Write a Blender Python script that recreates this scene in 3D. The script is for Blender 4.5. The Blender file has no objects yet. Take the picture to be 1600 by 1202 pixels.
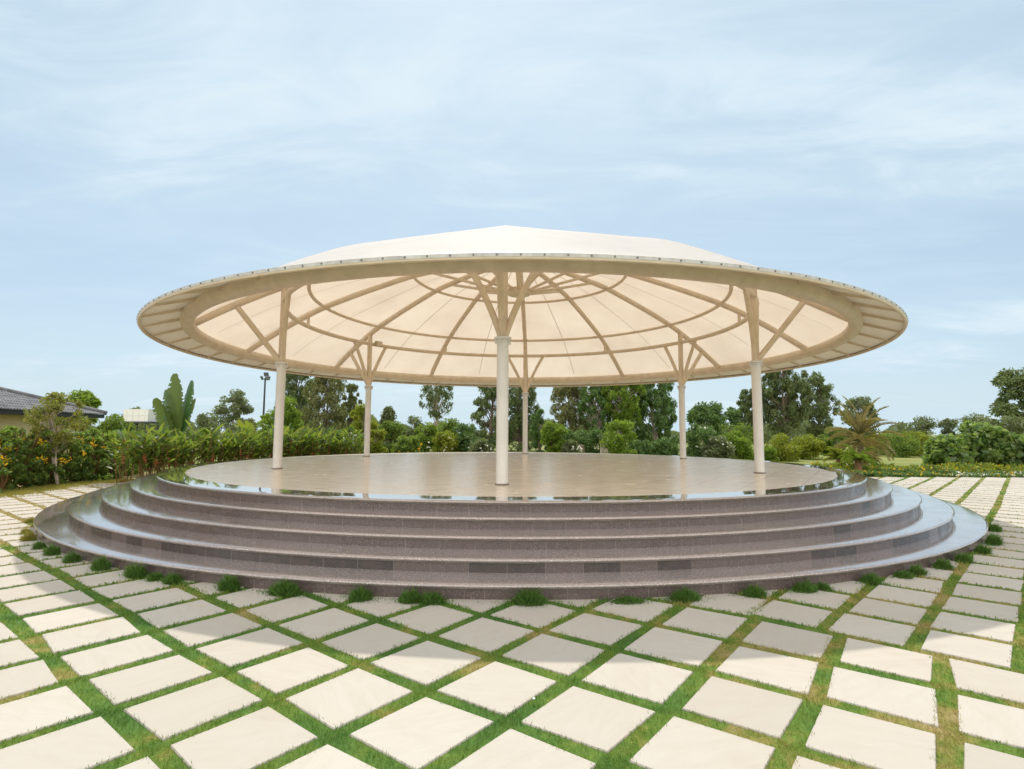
import bpy, math, random
import numpy as np
from mathutils import Matrix, Vector
R = math.radians
C = bpy.context.scene.collection
SC = bpy.context.scene

# ------------------------------------------------------------------ camera, light, exposure
F_PX, PITCH, YAW, ROLL, CAM_H = 824.3, 0.08996, -0.0103, 0.00488, 1.679
def cam_axes():
    cp, sp, cy, sy = math.cos(PITCH), math.sin(PITCH), math.cos(YAW), math.sin(YAW)
    fw = np.array([sy*cp, cy*cp, sp]); rt = np.array([cy, -sy, 0.]); up = np.cross(rt, fw)
    cr, sr = math.cos(ROLL), math.sin(ROLL)
    return fw, cr*rt+sr*up, -sr*rt+cr*up
FW, RT, UP = cam_axes()
camd = bpy.data.cameras.new('camera'); cam = bpy.data.objects.new('camera', camd); C.objects.link(cam)
camd.sensor_width = 36; camd.lens = 36*F_PX/1600; camd.clip_end = 3000; camd.clip_start = 0.05
m = Matrix.Identity(4)
for i in range(3):
    m[i][0] = RT[i]; m[i][1] = UP[i]; m[i][2] = -FW[i]
m[2][3] = CAM_H
cam.matrix_world = m
SC.camera = cam

SUN_EL, SUN_AZ = R(57.7), math.atan2(-0.131, 0.991)      # azimuth from +Y towards +X
sund = bpy.data.lights.new('sun', 'SUN'); sun = bpy.data.objects.new('sun', sund); C.objects.link(sun)
sund.energy = 2.5; sund.angle = R(0.7); sund.color = (1.0, 0.94, 0.85)
sdir = Vector((math.sin(SUN_AZ)*math.cos(SUN_EL), math.cos(SUN_AZ)*math.cos(SUN_EL), math.sin(SUN_EL)))
sun.rotation_euler = sdir.to_track_quat('Z', 'Y').to_euler()

SC.view_settings.view_transform = 'Standard'; SC.view_settings.look = 'None'
SC.view_settings.gamma = 1; SC.view_settings.exposure = 0.34
SC.render.engine = 'CYCLES'
SC.cycles.max_bounces = 8; SC.cycles.transparent_max_bounces = 8
SC.cycles.use_denoising = True
SC.cycles.caustics_reflective = False; SC.cycles.caustics_refractive = False

w = bpy.data.worlds.new('World'); SC.world = w; w.use_nodes = True
nt = w.node_tree; nt.nodes.clear()
def N(t, typ, **k):
    n = t.nodes.new(typ)
    for a, b in k.items(): setattr(n, a, b)
    return n
wo = N(nt, 'ShaderNodeOutputWorld'); bg = N(nt, 'ShaderNodeBackground'); bg.inputs[1].default_value = 0.095
sky = N(nt, 'ShaderNodeTexSky', sky_type='NISHITA'); sky.sun_disc = False
sky.sun_elevation = SUN_EL; sky.sun_rotation = SUN_AZ; sky.air_density = 1.0; sky.dust_density = 1.2; sky.ozone_density = 1.2
# thin high cloud: white veil whose cover follows stretched noise on a flat layer overhead
tc = N(nt, 'ShaderNodeTexCoord'); sep = N(nt, 'ShaderNodeSeparateXYZ'); nt.links.new(tc.outputs['Generated'], sep.inputs[0])
ad = N(nt, 'ShaderNodeMath', operation='ADD'); ad.inputs[1].default_value = 0.12
mx = N(nt, 'ShaderNodeMath', operation='MAXIMUM'); mx.inputs[1].default_value = 0.0
nt.links.new(sep.outputs[2], mx.inputs[0]); nt.links.new(mx.outputs[0], ad.inputs[0])
dx = N(nt, 'ShaderNodeMath', operation='DIVIDE'); dy = N(nt, 'ShaderNodeMath', operation='DIVIDE')
nt.links.new(sep.outputs[0], dx.inputs[0]); nt.links.new(ad.outputs[0], dx.inputs[1])
nt.links.new(sep.outputs[1], dy.inputs[0]); nt.links.new(ad.outputs[0], dy.inputs[1])
cb = N(nt, 'ShaderNodeCombineXYZ'); nt.links.new(dx.outputs[0], cb.inputs[0]); nt.links.new(dy.outputs[0], cb.inputs[1])
mp = N(nt, 'ShaderNodeMapping'); mp.inputs['Rotation'].default_value = (0, 0, R(-24)); mp.inputs['Scale'].default_value = (0.55, 1.1, 1); mp.inputs['Location'].default_value = (3.3, 1.7, 0)
nt.links.new(cb.outputs[0], mp.inputs[0])
n1 = N(nt, 'ShaderNodeTexNoise'); n1.inputs['Scale'].default_value = 0.8; n1.inputs['Detail'].default_value = 9; n1.inputs['Roughness'].default_value = 0.52; n1.inputs['Distortion'].default_value = 0.6
nt.links.new(mp.outputs[0], n1.inputs['Vector'])
rp = N(nt, 'ShaderNodeMapRange'); rp.inputs[1].default_value = 0.38; rp.inputs[2].default_value = 0.66; rp.inputs[3].default_value = 0.58; rp.inputs[4].default_value = 1.0
n2 = N(nt, 'ShaderNodeTexNoise'); n2.inputs['Scale'].default_value = 2.6; n2.inputs['Detail'].default_value = 12; n2.inputs['Roughness'].default_value = 0.62; n2.inputs['Distortion'].default_value = 1.1
nt.links.new(mp.outputs[0], n2.inputs['Vector'])
na = N(nt, 'ShaderNodeMath', operation='MULTIPLY'); na.inputs[1].default_value = .62; nt.links.new(n1.outputs[0], na.inputs[0])
nb = N(nt, 'ShaderNodeMath', operation='MULTIPLY_ADD'); nb.inputs[1].default_value = .38; nt.links.new(n2.outputs[0], nb.inputs[0]); nt.links.new(na.outputs[0], nb.inputs[2])
nt.links.new(nb.outputs[0], rp.inputs[0])
dt = N(nt, 'ShaderNodeVectorMath', operation='DOT_PRODUCT'); dt.inputs[1].default_value = tuple(sdir); nt.links.new(tc.outputs['Generated'], dt.inputs[0])
gl = N(nt, 'ShaderNodeMapRange'); gl.inputs[1].default_value = .965; gl.inputs[2].default_value = 1.0; gl.inputs[3].default_value = 1.0; gl.inputs[4].default_value = 7.0   # thin cloud glows round the sun
nt.links.new(dt.outputs['Value'], gl.inputs[0])
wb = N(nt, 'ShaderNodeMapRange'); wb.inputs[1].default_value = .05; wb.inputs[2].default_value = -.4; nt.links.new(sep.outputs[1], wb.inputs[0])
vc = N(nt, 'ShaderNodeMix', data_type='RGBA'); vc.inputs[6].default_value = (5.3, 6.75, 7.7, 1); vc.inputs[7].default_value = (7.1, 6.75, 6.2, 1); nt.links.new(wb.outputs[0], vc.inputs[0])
vs = N(nt, 'ShaderNodeVectorMath', operation='SCALE'); nt.links.new(vc.outputs[2], vs.inputs[0]); bk = N(nt, 'ShaderNodeMapRange'); bk.inputs[1].default_value = .05; bk.inputs[2].default_value = -.55; bk.inputs[3].default_value = 1.0; bk.inputs[4].default_value = 2.7   # unseen bright cloud behind the camera, added to lift the shade
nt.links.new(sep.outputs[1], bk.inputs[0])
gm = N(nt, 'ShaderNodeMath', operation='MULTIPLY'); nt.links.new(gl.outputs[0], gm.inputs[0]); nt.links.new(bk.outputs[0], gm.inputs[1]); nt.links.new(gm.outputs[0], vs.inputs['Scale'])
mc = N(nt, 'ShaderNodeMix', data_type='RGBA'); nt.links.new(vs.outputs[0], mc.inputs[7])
hz = N(nt, 'ShaderNodeMapRange'); hz.inputs[1].default_value = 0.0; hz.inputs[2].default_value = .34; hz.inputs[3].default_value = .97; hz.inputs[4].default_value = 0.0
nt.links.new(sep.outputs[2], hz.inputs[0])
hb = N(nt, 'ShaderNodeMapRange'); hb.inputs[1].default_value = .05; hb.inputs[2].default_value = -.4; hb.inputs[3].default_value = 0.0; hb.inputs[4].default_value = .9
nt.links.new(sep.outputs[1], hb.inputs[0])
fm = N(nt, 'ShaderNodeMath', operation='MAXIMUM'); nt.links.new(rp.outputs[0], fm.inputs[0]); nt.links.new(hz.outputs[0], fm.inputs[1])
fm2 = N(nt, 'ShaderNodeMath', operation='MAXIMUM'); nt.links.new(fm.outputs[0], fm2.inputs[0]); nt.links.new(hb.outputs[0], fm2.inputs[1])
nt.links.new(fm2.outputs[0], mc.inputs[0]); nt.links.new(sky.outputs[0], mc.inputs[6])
wr = N(nt, 'ShaderNodeMapRange', interpolation_type='SMOOTHSTEP'); wr.inputs[1].default_value = .49; wr.inputs[2].default_value = .66; wr.inputs[3].default_value = 0.0; wr.inputs[4].default_value = .42
nt.links.new(nb.outputs[0], wr.inputs[0])
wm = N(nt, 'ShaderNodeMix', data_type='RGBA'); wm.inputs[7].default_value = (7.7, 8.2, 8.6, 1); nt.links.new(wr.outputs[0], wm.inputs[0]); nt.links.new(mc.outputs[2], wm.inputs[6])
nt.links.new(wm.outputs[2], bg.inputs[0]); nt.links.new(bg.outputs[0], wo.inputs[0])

# ------------------------------------------------------------------ helpers
def ray(px, py): return FW + (px-800)/F_PX*RT - (py-601)/F_PX*UP
def at(px, py, Y):
    d = ray(px, py); s = Y/d[1]; return np.array([d[0]*s, Y, CAM_H + d[2]*s])
def ground_at(px, py, z=0.):
    d = ray(px, py); s = (z-CAM_H)/d[2]; return np.array([d[0]*s, d[1]*s, z])

class MB:
    def __init__(s): s.v = []; s.f = []; s.mi = []; s.uv = []
    def add(s, V, Fs, mi=0, uv=None):
        o = len(s.v); s.v.extend([tuple(map(float, p)) for p in V])
        for k, f in enumerate(Fs):
            s.f.append([o+i for i in f]); s.mi.append(mi)
            s.uv.append(uv[k] if uv else None)
    def tube(s, pts, rad, n=10, closed=False, caps=True, mi=0, ref=None):
        P = np.array(pts, float); k = len(P)
        r = np.full(k, rad) if np.isscalar(rad) else np.array(rad, float)
        if closed: T = np.roll(P, -1, 0)-np.roll(P, 1, 0)
        else: T = np.gradient(P, axis=0)
        T /= np.linalg.norm(T, axis=1)[:, None]+1e-12
        up = np.array(ref if ref is not None else ([0, 0, 1.] if abs(T[0][2]) < .9 else [1., 0, 0]))
        V = []; X = None
        for i in range(k):
            x = up-T[i]*(up@T[i]) if X is None or closed else X-T[i]*(X@T[i])
            x /= np.linalg.norm(x)+1e-12; X = x; y = np.cross(T[i], x)
            for j in range(n):
                a = 2*math.pi*j/n; V.append(P[i]+r[i]*(math.cos(a)*x+math.sin(a)*y))
        Fs = []
        for i in range(k if closed else k-1):
            i2 = (i+1) % k
            for j in range(n):
                j2 = (j+1) % n; Fs.append((i*n+j, i*n+j2, i2*n+j2, i2*n+j))
        if not closed and caps:
            Fs.append(tuple(range(n))[::-1]); Fs.append(tuple((k-1)*n+j for j in range(n)))
        s.add(V, Fs, mi)
    def lathe(s, prof, n=180, c=(0, 0), mi=0, cap=False, uv=False):
        """prof: list of (r, z); optional uv: u = arc length, v = profile length"""
        V = []; k = len(prof)
        for j in range(n):
            a = 2*math.pi*j/n
            for r_, z in prof: V.append((c[0]+r_*math.cos(a), c[1]+r_*math.sin(a), z))
        Fs = []; U = []
        vl = [0]
        for i in range(1, k): vl.append(vl[-1]+math.hypot(prof[i][0]-prof[i-1][0], prof[i][1]-prof[i-1][1]))
        rm = max(p[0] for p in prof)
        for j in range(n):
            j2 = (j+1) % n
            for i in range(k-1):
                Fs.append((j*k+i, j2*k+i, j2*k+i+1, j*k+i+1))
                u0, u1 = j/n*2*math.pi*rm, (j+1)/n*2*math.pi*rm
                U.append([(u0, vl[i]), (u1, vl[i]), (u1, vl[i+1]), (u0, vl[i+1])])
        if cap:
            Fs.append(tuple(j*k+k-1 for j in range(n))); U.append([(0, 0)]*n)
        s.add(V, Fs, mi, U if uv else None)
    def box(s, c, size, rz=0, mi=0, M=None):
        V = []
        for x in (-.5, .5):
            for y in (-.5, .5):
                for z in (-.5, .5):
                    p = np.array([x*size[0], y*size[1], z*size[2]])
                    if M is not None: p = M@p
                    else: p = np.array([p[0]*math.cos(rz)-p[1]*math.sin(rz), p[0]*math.sin(rz)+p[1]*math.cos(rz), p[2]])
                    V.append(p+np.array(c))
        s.add(V, [(0, 1, 3, 2), (4, 6, 7, 5), (0, 4, 5, 1), (2, 3, 7, 6), (0, 2, 6, 4), (1, 5, 7, 3)], mi)
    def build(s, name, mats, parent=None, smooth=True, angle=35, bevel=0):
        me = bpy.data.meshes.new(name); me.from_pydata(s.v, [], s.f)
        mats = mats if isinstance(mats, (list, tuple)) else [mats]
        for q in mats: me.materials.append(q)
        if len(mats) > 1: me.polygons.foreach_set('material_index', s.mi)
        if any(u is not None for u in s.uv):
            ul = me.uv_layers.new(name='UVMap'); buf = []
            for f, u in zip(s.f, s.uv):
                buf += [c for p in (u or [(0, 0)]*len(f)) for c in p]
            ul.data.foreach_set('uv', buf)
        if smooth:
            me.polygons.foreach_set('use_smooth', [True]*len(me.polygons))
            try: me.set_sharp_from_angle(angle=R(angle))
            except Exception: pass
        me.update()
        o = bpy.data.objects.new(name, me); C.objects.link(o)
        if parent: o.parent = parent
        if bevel:
            b = o.modifiers.new('bevel', 'BEVEL'); b.width = bevel; b.segments = 2; b.limit_method = 'ANGLE'
        return o

def np_mesh(name, V, k, mats, parent=None, loc=None, midx=None):
    """V: (n*k,3) vertices of n separate k-gons"""
    V = np.asarray(V, np.float32).reshape(-1, 3); n = len(V)//k
    me = bpy.data.meshes.new(name)
    me.vertices.add(n*k); me.vertices.foreach_set('co', V.ravel())
    me.loops.add(n*k); me.loops.foreach_set('vertex_index', np.arange(n*k, dtype=np.int32))
    me.polygons.add(n); me.polygons.foreach_set('loop_start', np.arange(0, n*k, k, dtype=np.int32))
    me.polygons.foreach_set('loop_total', np.full(n, k, np.int32))
    for q in (mats if isinstance(mats, (list, tuple)) else [mats]): me.materials.append(q)
    if midx is not None: me.polygons.foreach_set('material_index', np.asarray(midx, np.int32))
    me.update(); me.validate()
    o = bpy.data.objects.new(name, me); C.objects.link(o)
    if parent: o.parent = parent
    return o

def empty(name, loc=(0, 0, 0), rz=0):
    o = bpy.data.objects.new(name, None); C.objects.link(o); o.location = tuple(map(float, loc)); o.rotation_euler = (0, 0, rz)
    o.empty_display_size = 0.3
    return o
def tag(o, label=None, cat=None, group=None, kind=None):
    if label: o['label'] = label
    if cat: o['category'] = cat
    if group: o['group'] = group
    if kind: o['kind'] = kind
    return o
def copy_tree(o, parent=None):
    c = o.copy(); C.objects.link(c)
    if parent: c.parent = parent
    for ch in list(o.children): copy_tree(ch, c)
    return c
ORD = ['first', 'second', 'third', 'fourth', 'fifth', 'sixth', 'seventh', 'eighth', 'ninth', 'tenth', 'eleventh', 'twelfth', 'thirteenth', 'fourteenth', 'fifteenth', 'sixteenth', 'seventeenth', 'eighteenth', 'nineteenth', 'twentieth', 'twenty-first', 'twenty-second', 'twenty-third', 'twenty-fourth', 'twenty-fifth', 'twenty-sixth', 'twenty-seventh', 'twenty-eighth', 'twenty-ninth', 'thirtieth', 'thirty-first', 'thirty-second']

# ------------------------------------------------------------------ materials
def newmat(name):
    q = bpy.data.materials.new(name); q.use_nodes = True; t = q.node_tree; t.nodes.clear()
    o = N(t, 'ShaderNodeOutputMaterial'); p = N(t, 'ShaderNodeBsdfPrincipled'); t.links.new(p.outputs[0], o.inputs[0])
    return q, t, p, o
def ramp(t, src, stops):
    r = N(t, 'ShaderNodeValToRGB'); e = r.color_ramp.elements
    while len(e) < len(stops): e.new(0.5)
    for k, (pos, c) in enumerate(stops): e[k].position = pos; e[k].color = (*c, 1)
    t.links.new(src, r.inputs[0]); return r.outputs[0]
def noise(t, scale, detail=4, vec=None, rough=.55, dist=0):
    n = N(t, 'ShaderNodeTexNoise'); n.inputs['Scale'].default_value = scale; n.inputs['Detail'].default_value = detail
    n.inputs['Roughness'].default_value = rough; n.inputs['Distortion'].default_value = dist
    if vec is not None: t.links.new(vec, n.inputs['Vector'])
    return n.outputs[0]
def coords(t, kind='Object'): return N(t, 'ShaderNodeTexCoord').outputs[kind]
def mixc(t, fac, a, b, blend='MIX'):
    x = N(t, 'ShaderNodeMix', data_type='RGBA', blend_type=blend)
    for sock, val in ((0, fac), (6, a), (7, b)):
        if isinstance(val, (int, float)): x.inputs[sock].default_value = val
        elif isinstance(val, tuple): x.inputs[sock].default_value = (*val, 1)
        else: t.links.new(val, x.inputs[sock])
    return x.outputs[2]
def math_(t, op, a, b=None, c=None):
    x = N(t, 'ShaderNodeMath', operation=op)
    for k, val in enumerate((a, b, c)):
        if val is None: continue
        if isinstance(val, (int, float)): x.inputs[k].default_value = val
        else: t.links.new(val, x.inputs[k])
    return x.outputs[0]
def bump(t, p, h, strength=.3, dist=.01):
    b = N(t, 'ShaderNodeBump'); b.inputs['Strength'].default_value = strength; b.inputs['Distance'].default_value = dist
    t.links.new(h, b.inputs['Height']); t.links.new(b.outputs[0], p.inputs['Normal'])

def simple(name, col, rough=.5, metal=0, var=.12, scale=6, bmp=0, spec=.5):
    q, t, p, o = newmat(name)
    n = noise(t, scale, 5, coords(t))
    d = tuple(max(0, c*(1-var)) for c in col); l = tuple(min(1, c*(1+var)) for c in col)
    t.links.new(ramp(t, n, [(.3, d), (.7, l)]), p.inputs['Base Color'])
    p.inputs['Roughness'].default_value = rough; p.inputs['Metallic'].default_value = metal
    p.inputs['Specular IOR Level'].default_value = spec
    if bmp: bump(t, p, noise(t, scale*6, 4, coords(t)), bmp, .01)
    return q

def leafmat(name, cols, trans=.35, rough=.5, spec=.3, glow=(0.34, 0.44, 0.045)):
    """cols: list of leaf colours, spread over the single leaves"""
    q, t, p, o = newmat(name)
    g = N(t, 'ShaderNodeNewGeometry')
    k = len(cols); st = [((i+.5)/k if k > 1 else .5, c) for i, c in enumerate(cols)]
    col = ramp(t, g.outputs['Random Per Island'], st)
    n = noise(t, .9, 2, coords(t))
    col = mixc(t, math_(t, 'MULTIPLY', n, .5), col, cols[-1])
    t.links.new(col, p.inputs['Base Color']); p.inputs['Roughness'].default_value = rough
    p.inputs['Specular IOR Level'].default_value = spec
    tr = N(t, 'ShaderNodeBsdfTranslucent')
    bright = mixc(t, .55, col, glow, 'MIX'); t.links.new(bright, tr.inputs[0])
    ms = N(t, 'ShaderNodeMixShader'); ms.inputs[0].default_value = trans
    t.links.new(p.outputs[0], ms.inputs[1]); t.links.new(tr.outputs[0], ms.inputs[2]); t.links.new(ms.outputs[0], o.inputs[0])
    return q

M = {}
M['paint'] = simple('cream_paint', (0.67, 0.565, 0.44), .42, var=.10, scale=4)
M['post'] = simple('white_post_paint', (0.66, 0.655, 0.64), .4, var=.07, scale=2)
M['grime'] = simple('grimy_sealant', (0.20, 0.17, 0.14), .8, var=.4, scale=14)
M['zinc'] = simple('galvanised_rail', (0.45, 0.45, 0.44), .6, .0, var=.2, scale=9)
M['bolt'] = simple('dark_bolt', (0.14, 0.14, 0.14), .5, .5)
M['bark'] = simple('bark', (0.17, 0.13, 0.10), .9, var=.35, scale=9, bmp=.5)
M['pale_bark'] = simple('pale_bark', (0.42, 0.36, 0.29), .85, var=.3, scale=7, bmp=.4)
M['stem'] = simple('green_stem', (0.12, 0.13, 0.04), .7, var=.3, scale=9)
M['midrib'] = simple('leaf_midrib', (0.26, 0.30, 0.09), .5)
M['redstem'] = simple('brown_stem', (0.20, 0.11, 0.04), .7, var=.3, scale=9)
M['wall'] = simple('cream_wall', (0.66, 0.54, 0.33), .85, var=.06, scale=1.5, bmp=.1)
M['fascia'] = simple('dark_fascia', (0.03, 0.028, 0.03), .6)
M['steel'] = simple('dark_steel', (0.05, 0.055, 0.06), .5, .4)
M['tank'] = simple('white_tank', (0.72, 0.72, 0.72), .5, var=.05)
M['lampface'] = simple('lamp_glass', (0.16, 0.18, 0.20), .15)
M['speaker'] = simple('beige_plastic', (0.50, 0.44, 0.30), .5)
M['yellow'] = leafmat('yellow_petals', [(0.75, 0.42, 0.01), (0.85, 0.55, 0.02)], .3, glow=(0.9, 0.55, 0.02))
M['white_petal'] = leafmat('white_petals', [(0.75, 0.72, 0.68), (0.8, 0.78, 0.7)], .3, glow=(0.8, 0.78, 0.72))
M['red'] = leafmat('red_bracts', [(0.30, 0.07, 0.04), (0.42, 0.16, 0.07)], .3, glow=(0.5, 0.15, 0.06))
G1, G2, G3 = (0.065, 0.125, 0.03), (0.10, 0.18, 0.04), (0.17, 0.24, 0.045)
M['euc'] = leafmat('eucalyptus_leaves', [(0.076, 0.116, 0.050), (0.116, 0.167, 0.066), (0.188, 0.228, 0.087)], .28, glow=(0.20, 0.28, 0.03))
M['euc_olive'] = leafmat('olive_leaves', [(0.098, 0.116, 0.050), (0.153, 0.172, 0.061), (0.227, 0.227, 0.080)], .28, glow=(0.20, 0.28, 0.03))
M['dark'] = leafmat('dark_leaves', [(0.061, 0.123, 0.045), (0.093, 0.173, 0.055), (0.143, 0.241, 0.065)], .3, glow=(0.20, 0.28, 0.03))
M['mid'] = leafmat('mid_green_leaves', [G1, G2, G3], .5)
M['bright'] = leafmat('bright_green_leaves', [(0.088, 0.175, 0.025), (0.138, 0.237, 0.031), (0.213, 0.300, 0.037)], .52)
M['lime'] = leafmat('yellow_green_leaves', [(0.132, 0.187, 0.022), (0.209, 0.253, 0.028), (0.308, 0.308, 0.033)], .52)
M['grey'] = leafmat('grey_green_leaves', [(0.115, 0.149, 0.081), (0.161, 0.196, 0.103), (0.207, 0.230, 0.115)], .4, glow=(0.20, 0.28, 0.03))
M['hedge'] = leafmat('hedge_leaves', [(0.09, 0.20, 0.06), (0.19, 0.31, 0.06), (0.38, 0.43, 0.07), (0.13, 0.23, 0.08)], .62, .4, .45)
M['thin'] = leafmat('small_tree_leaves', [(0.130, 0.169, 0.039), (0.208, 0.234, 0.052), (0.286, 0.247, 0.052)], .4)
M['ginger'] = leafmat('ginger_leaves', [(0.05, 0.12, 0.025), (0.10, 0.18, 0.03), (0.32, 0.32, 0.04), (0.06, 0.12, 0.03), (0.19, 0.25, 0.035), (0.05, 0.10, 0.025)], .52, .42, .35)
M['banana'] = leafmat('banana_leaf', [(0.075, 0.13, 0.03), (0.12, 0.15, 0.04), (0.09, 0.14, 0.03)], .22, .38, .5, glow=(0.20, 0.28, 0.03))
M['banana_dark'] = leafmat('dark_banana_leaf', [(0.036, 0.102, 0.030), (0.048, 0.120, 0.036)], .25, .35, .5, glow=(0.20, 0.28, 0.03))
M['palm'] = leafmat('palm_leaflets', [(0.18, 0.17, 0.05), (0.27, 0.23, 0.07), (0.36, 0.28, 0.10)], .35, glow=(0.36, 0.30, 0.08))
M['seagrape'] = leafmat('broad_leaves', [(0.05, 0.14, 0.045), (0.10, 0.22, 0.06), (0.24, 0.36, 0.06), (0.09, 0.18, 0.08), (0.3, 0.38, 0.14)], .5, .25, .6)
M['tuft'] = leafmat('tuft_grass', [(0.04, 0.11, 0.025), (0.075, 0.17, 0.04), (0.13, 0.25, 0.05)], .3, glow=(0.20, 0.28, 0.03))
M['tuft_gold'] = leafmat('golden_tuft_grass', [(0.34, 0.30, 0.06), (0.42, 0.33, 0.08), (0.24, 0.27, 0.05)], .3, glow=(0.45, 0.38, 0.08))

def grass_colour(t, vec):
    """green turf with dry straw patches: drier towards the hedge on the left and in spots on the right"""
    sp = N(t, 'ShaderNodeSeparateXYZ'); t.links.new(vec, sp.inputs[0])
    n = noise(t, 1.7, 3, vec); n2 = noise(t, 9, 3, vec)
    v = math_(t, 'ADD', math_(t, 'MULTIPLY', n, .75), math_(t, 'MULTIPLY', n2, .25))
    def lin(src, a, b, lo, hi):
        r = N(t, 'ShaderNodeMapRange'); t.links.new(src, r.inputs[0])
        for k, x in enumerate((a, b, lo, hi)): r.inputs[k+1].default_value = x
        return r.outputs[0]
    dry = math_(t, 'ADD', lin(sp.outputs[0], -6, -11, 0, .34), lin(sp.outputs[0], .3, 2.0, 0, .06))
    v = math_(t, 'ADD', v, dry)
    return ramp(t, v, [(.30, (0.05, 0.15, 0.035)), (.44, (0.10, 0.215, 0.04)), (.55, (0.18, 0.275, 0.045)), (.61, (0.36, 0.31, 0.09)), (.70, (0.50, 0.375, 0.17))])
def turf(name, blades):
    q, t, p, o = newmat(name)
    vec = coords(t); col = grass_colour(t, vec)
    if blades:
        g = N(t, 'ShaderNodeNewGeometry')
        col = mixc(t, math_(t, 'MULTIPLY', g.outputs['Random Per Island'], .5), col, (0.17, 0.25, 0.05))
        tr = N(t, 'ShaderNodeBsdfTranslucent'); t.links.new(col, tr.inputs[0])
        ms = N(t, 'ShaderNodeMixShader'); ms.inputs[0].default_value = .3
        t.links.new(p.outputs[0], ms.inputs[1]); t.links.new(tr.outputs[0], ms.inputs[2]); t.links.new(ms.outputs[0], o.inputs[0])
    else:
        col = mixc(t, math_(t, 'MULTIPLY', noise(t, 60, 3, vec), .8), col, (0.06, 0.09, 0.02))
        bump(t, p, noise(t, 90, 4, vec), .7, .02)
    t.links.new(col, p.inputs['Base Color']); p.inputs['Roughness'].default_value = .85; p.inputs['Specular IOR Level'].default_value = .15
    return q
M['turf_base'] = turf('turf_soil', False); M['turf'] = turf('turf_blades', True)

# lawn / ground
q, t, p, o = newmat('lawn'); vec = coords(t)
col = ramp(t, noise(t, .25, 5, vec), [(.35, (0.13, 0.16, 0.03)), (.5, (0.22, 0.24, 0.05)), (.68, (0.30, 0.27, 0.08))])
col = mixc(t, math_(t, 'MULTIPLY', noise(t, 9, 4, vec), .5), col, (0.10, 0.13, 0.02))
t.links.new(col, p.inputs['Base Color']); p.inputs['Roughness'].default_value = .95; bump(t, p, noise(t, 25, 4, vec), .5, .05); M['lawn'] = q

# sandstone slabs
q, t, p, o = newmat('sandstone'); vec = coords(t); g = N(t, 'ShaderNodeNewGeometry')
col = ramp(t, g.outputs['Random Per Island'], [(.0, (0.42, 0.385, 0.33)), (.35, (0.50, 0.465, 0.41)), (.7, (0.455, 0.42, 0.365)), (1., (0.52, 0.48, 0.42))])
ro = N(t, 'ShaderNodeVectorMath', operation='MULTIPLY_ADD'); ro.inputs[1].default_value = (1, 1, 1); t.links.new(vec, ro.inputs[0])
rs_ = N(t, 'ShaderNodeCombineXYZ'); t.links.new(math_(t, 'MULTIPLY', g.outputs['Random Per Island'], 173.), rs_.inputs[0]); t.links.new(math_(t, 'MULTIPLY', g.outputs['Random Per Island'], 71.), rs_.inputs[1]); t.links.new(rs_.outputs[0], ro.inputs[2])
vr = N(t, 'ShaderNodeVectorRotate', rotation_type='Z_AXIS'); t.links.new(ro.outputs[0], vr.inputs['Vector']); t.links.new(math_(t, 'MULTIPLY', g.outputs['Random Per Island'], 44.), vr.inputs['Angle'])
mpv = N(t, 'ShaderNodeMapping'); mpv.inputs['Scale'].default_value = (1.0, 3.2, 1); t.links.new(vr.outputs[0], mpv.inputs[0])
st = noise(t, 2.0, 9, mpv.outputs[0], .66, 1.8)
col = mixc(t, math_(t, 'MULTIPLY', math_(t, 'SUBTRACT', st, .40), 1.25), col, (0.40, 0.35, 0.29))
fine = noise(t, 140, 3, vec)
col = mixc(t, math_(t, 'MULTIPLY', fine, .30), col, (0.42, 0.36, 0.29))
blot = ramp(t, noise(t, 1.1, 5, vec), [(.55, (0, 0, 0)), (.75, (1, 1, 1))])
col = mixc(t, math_(t, 'MULTIPLY', blot, .45), col, (0.40, 0.34, 0.27))
t.links.new(col, p.inputs['Base Color']); p.inputs['Roughness'].default_value = .8; p.inputs['Specular IOR Level'].default_value = .2
bump(t, p, math_(t, 'ADD', math_(t, 'MULTIPLY', st, 1.), math_(t, 'MULTIPLY', fine, .25)), .35, .012); M['slab'] = q

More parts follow.
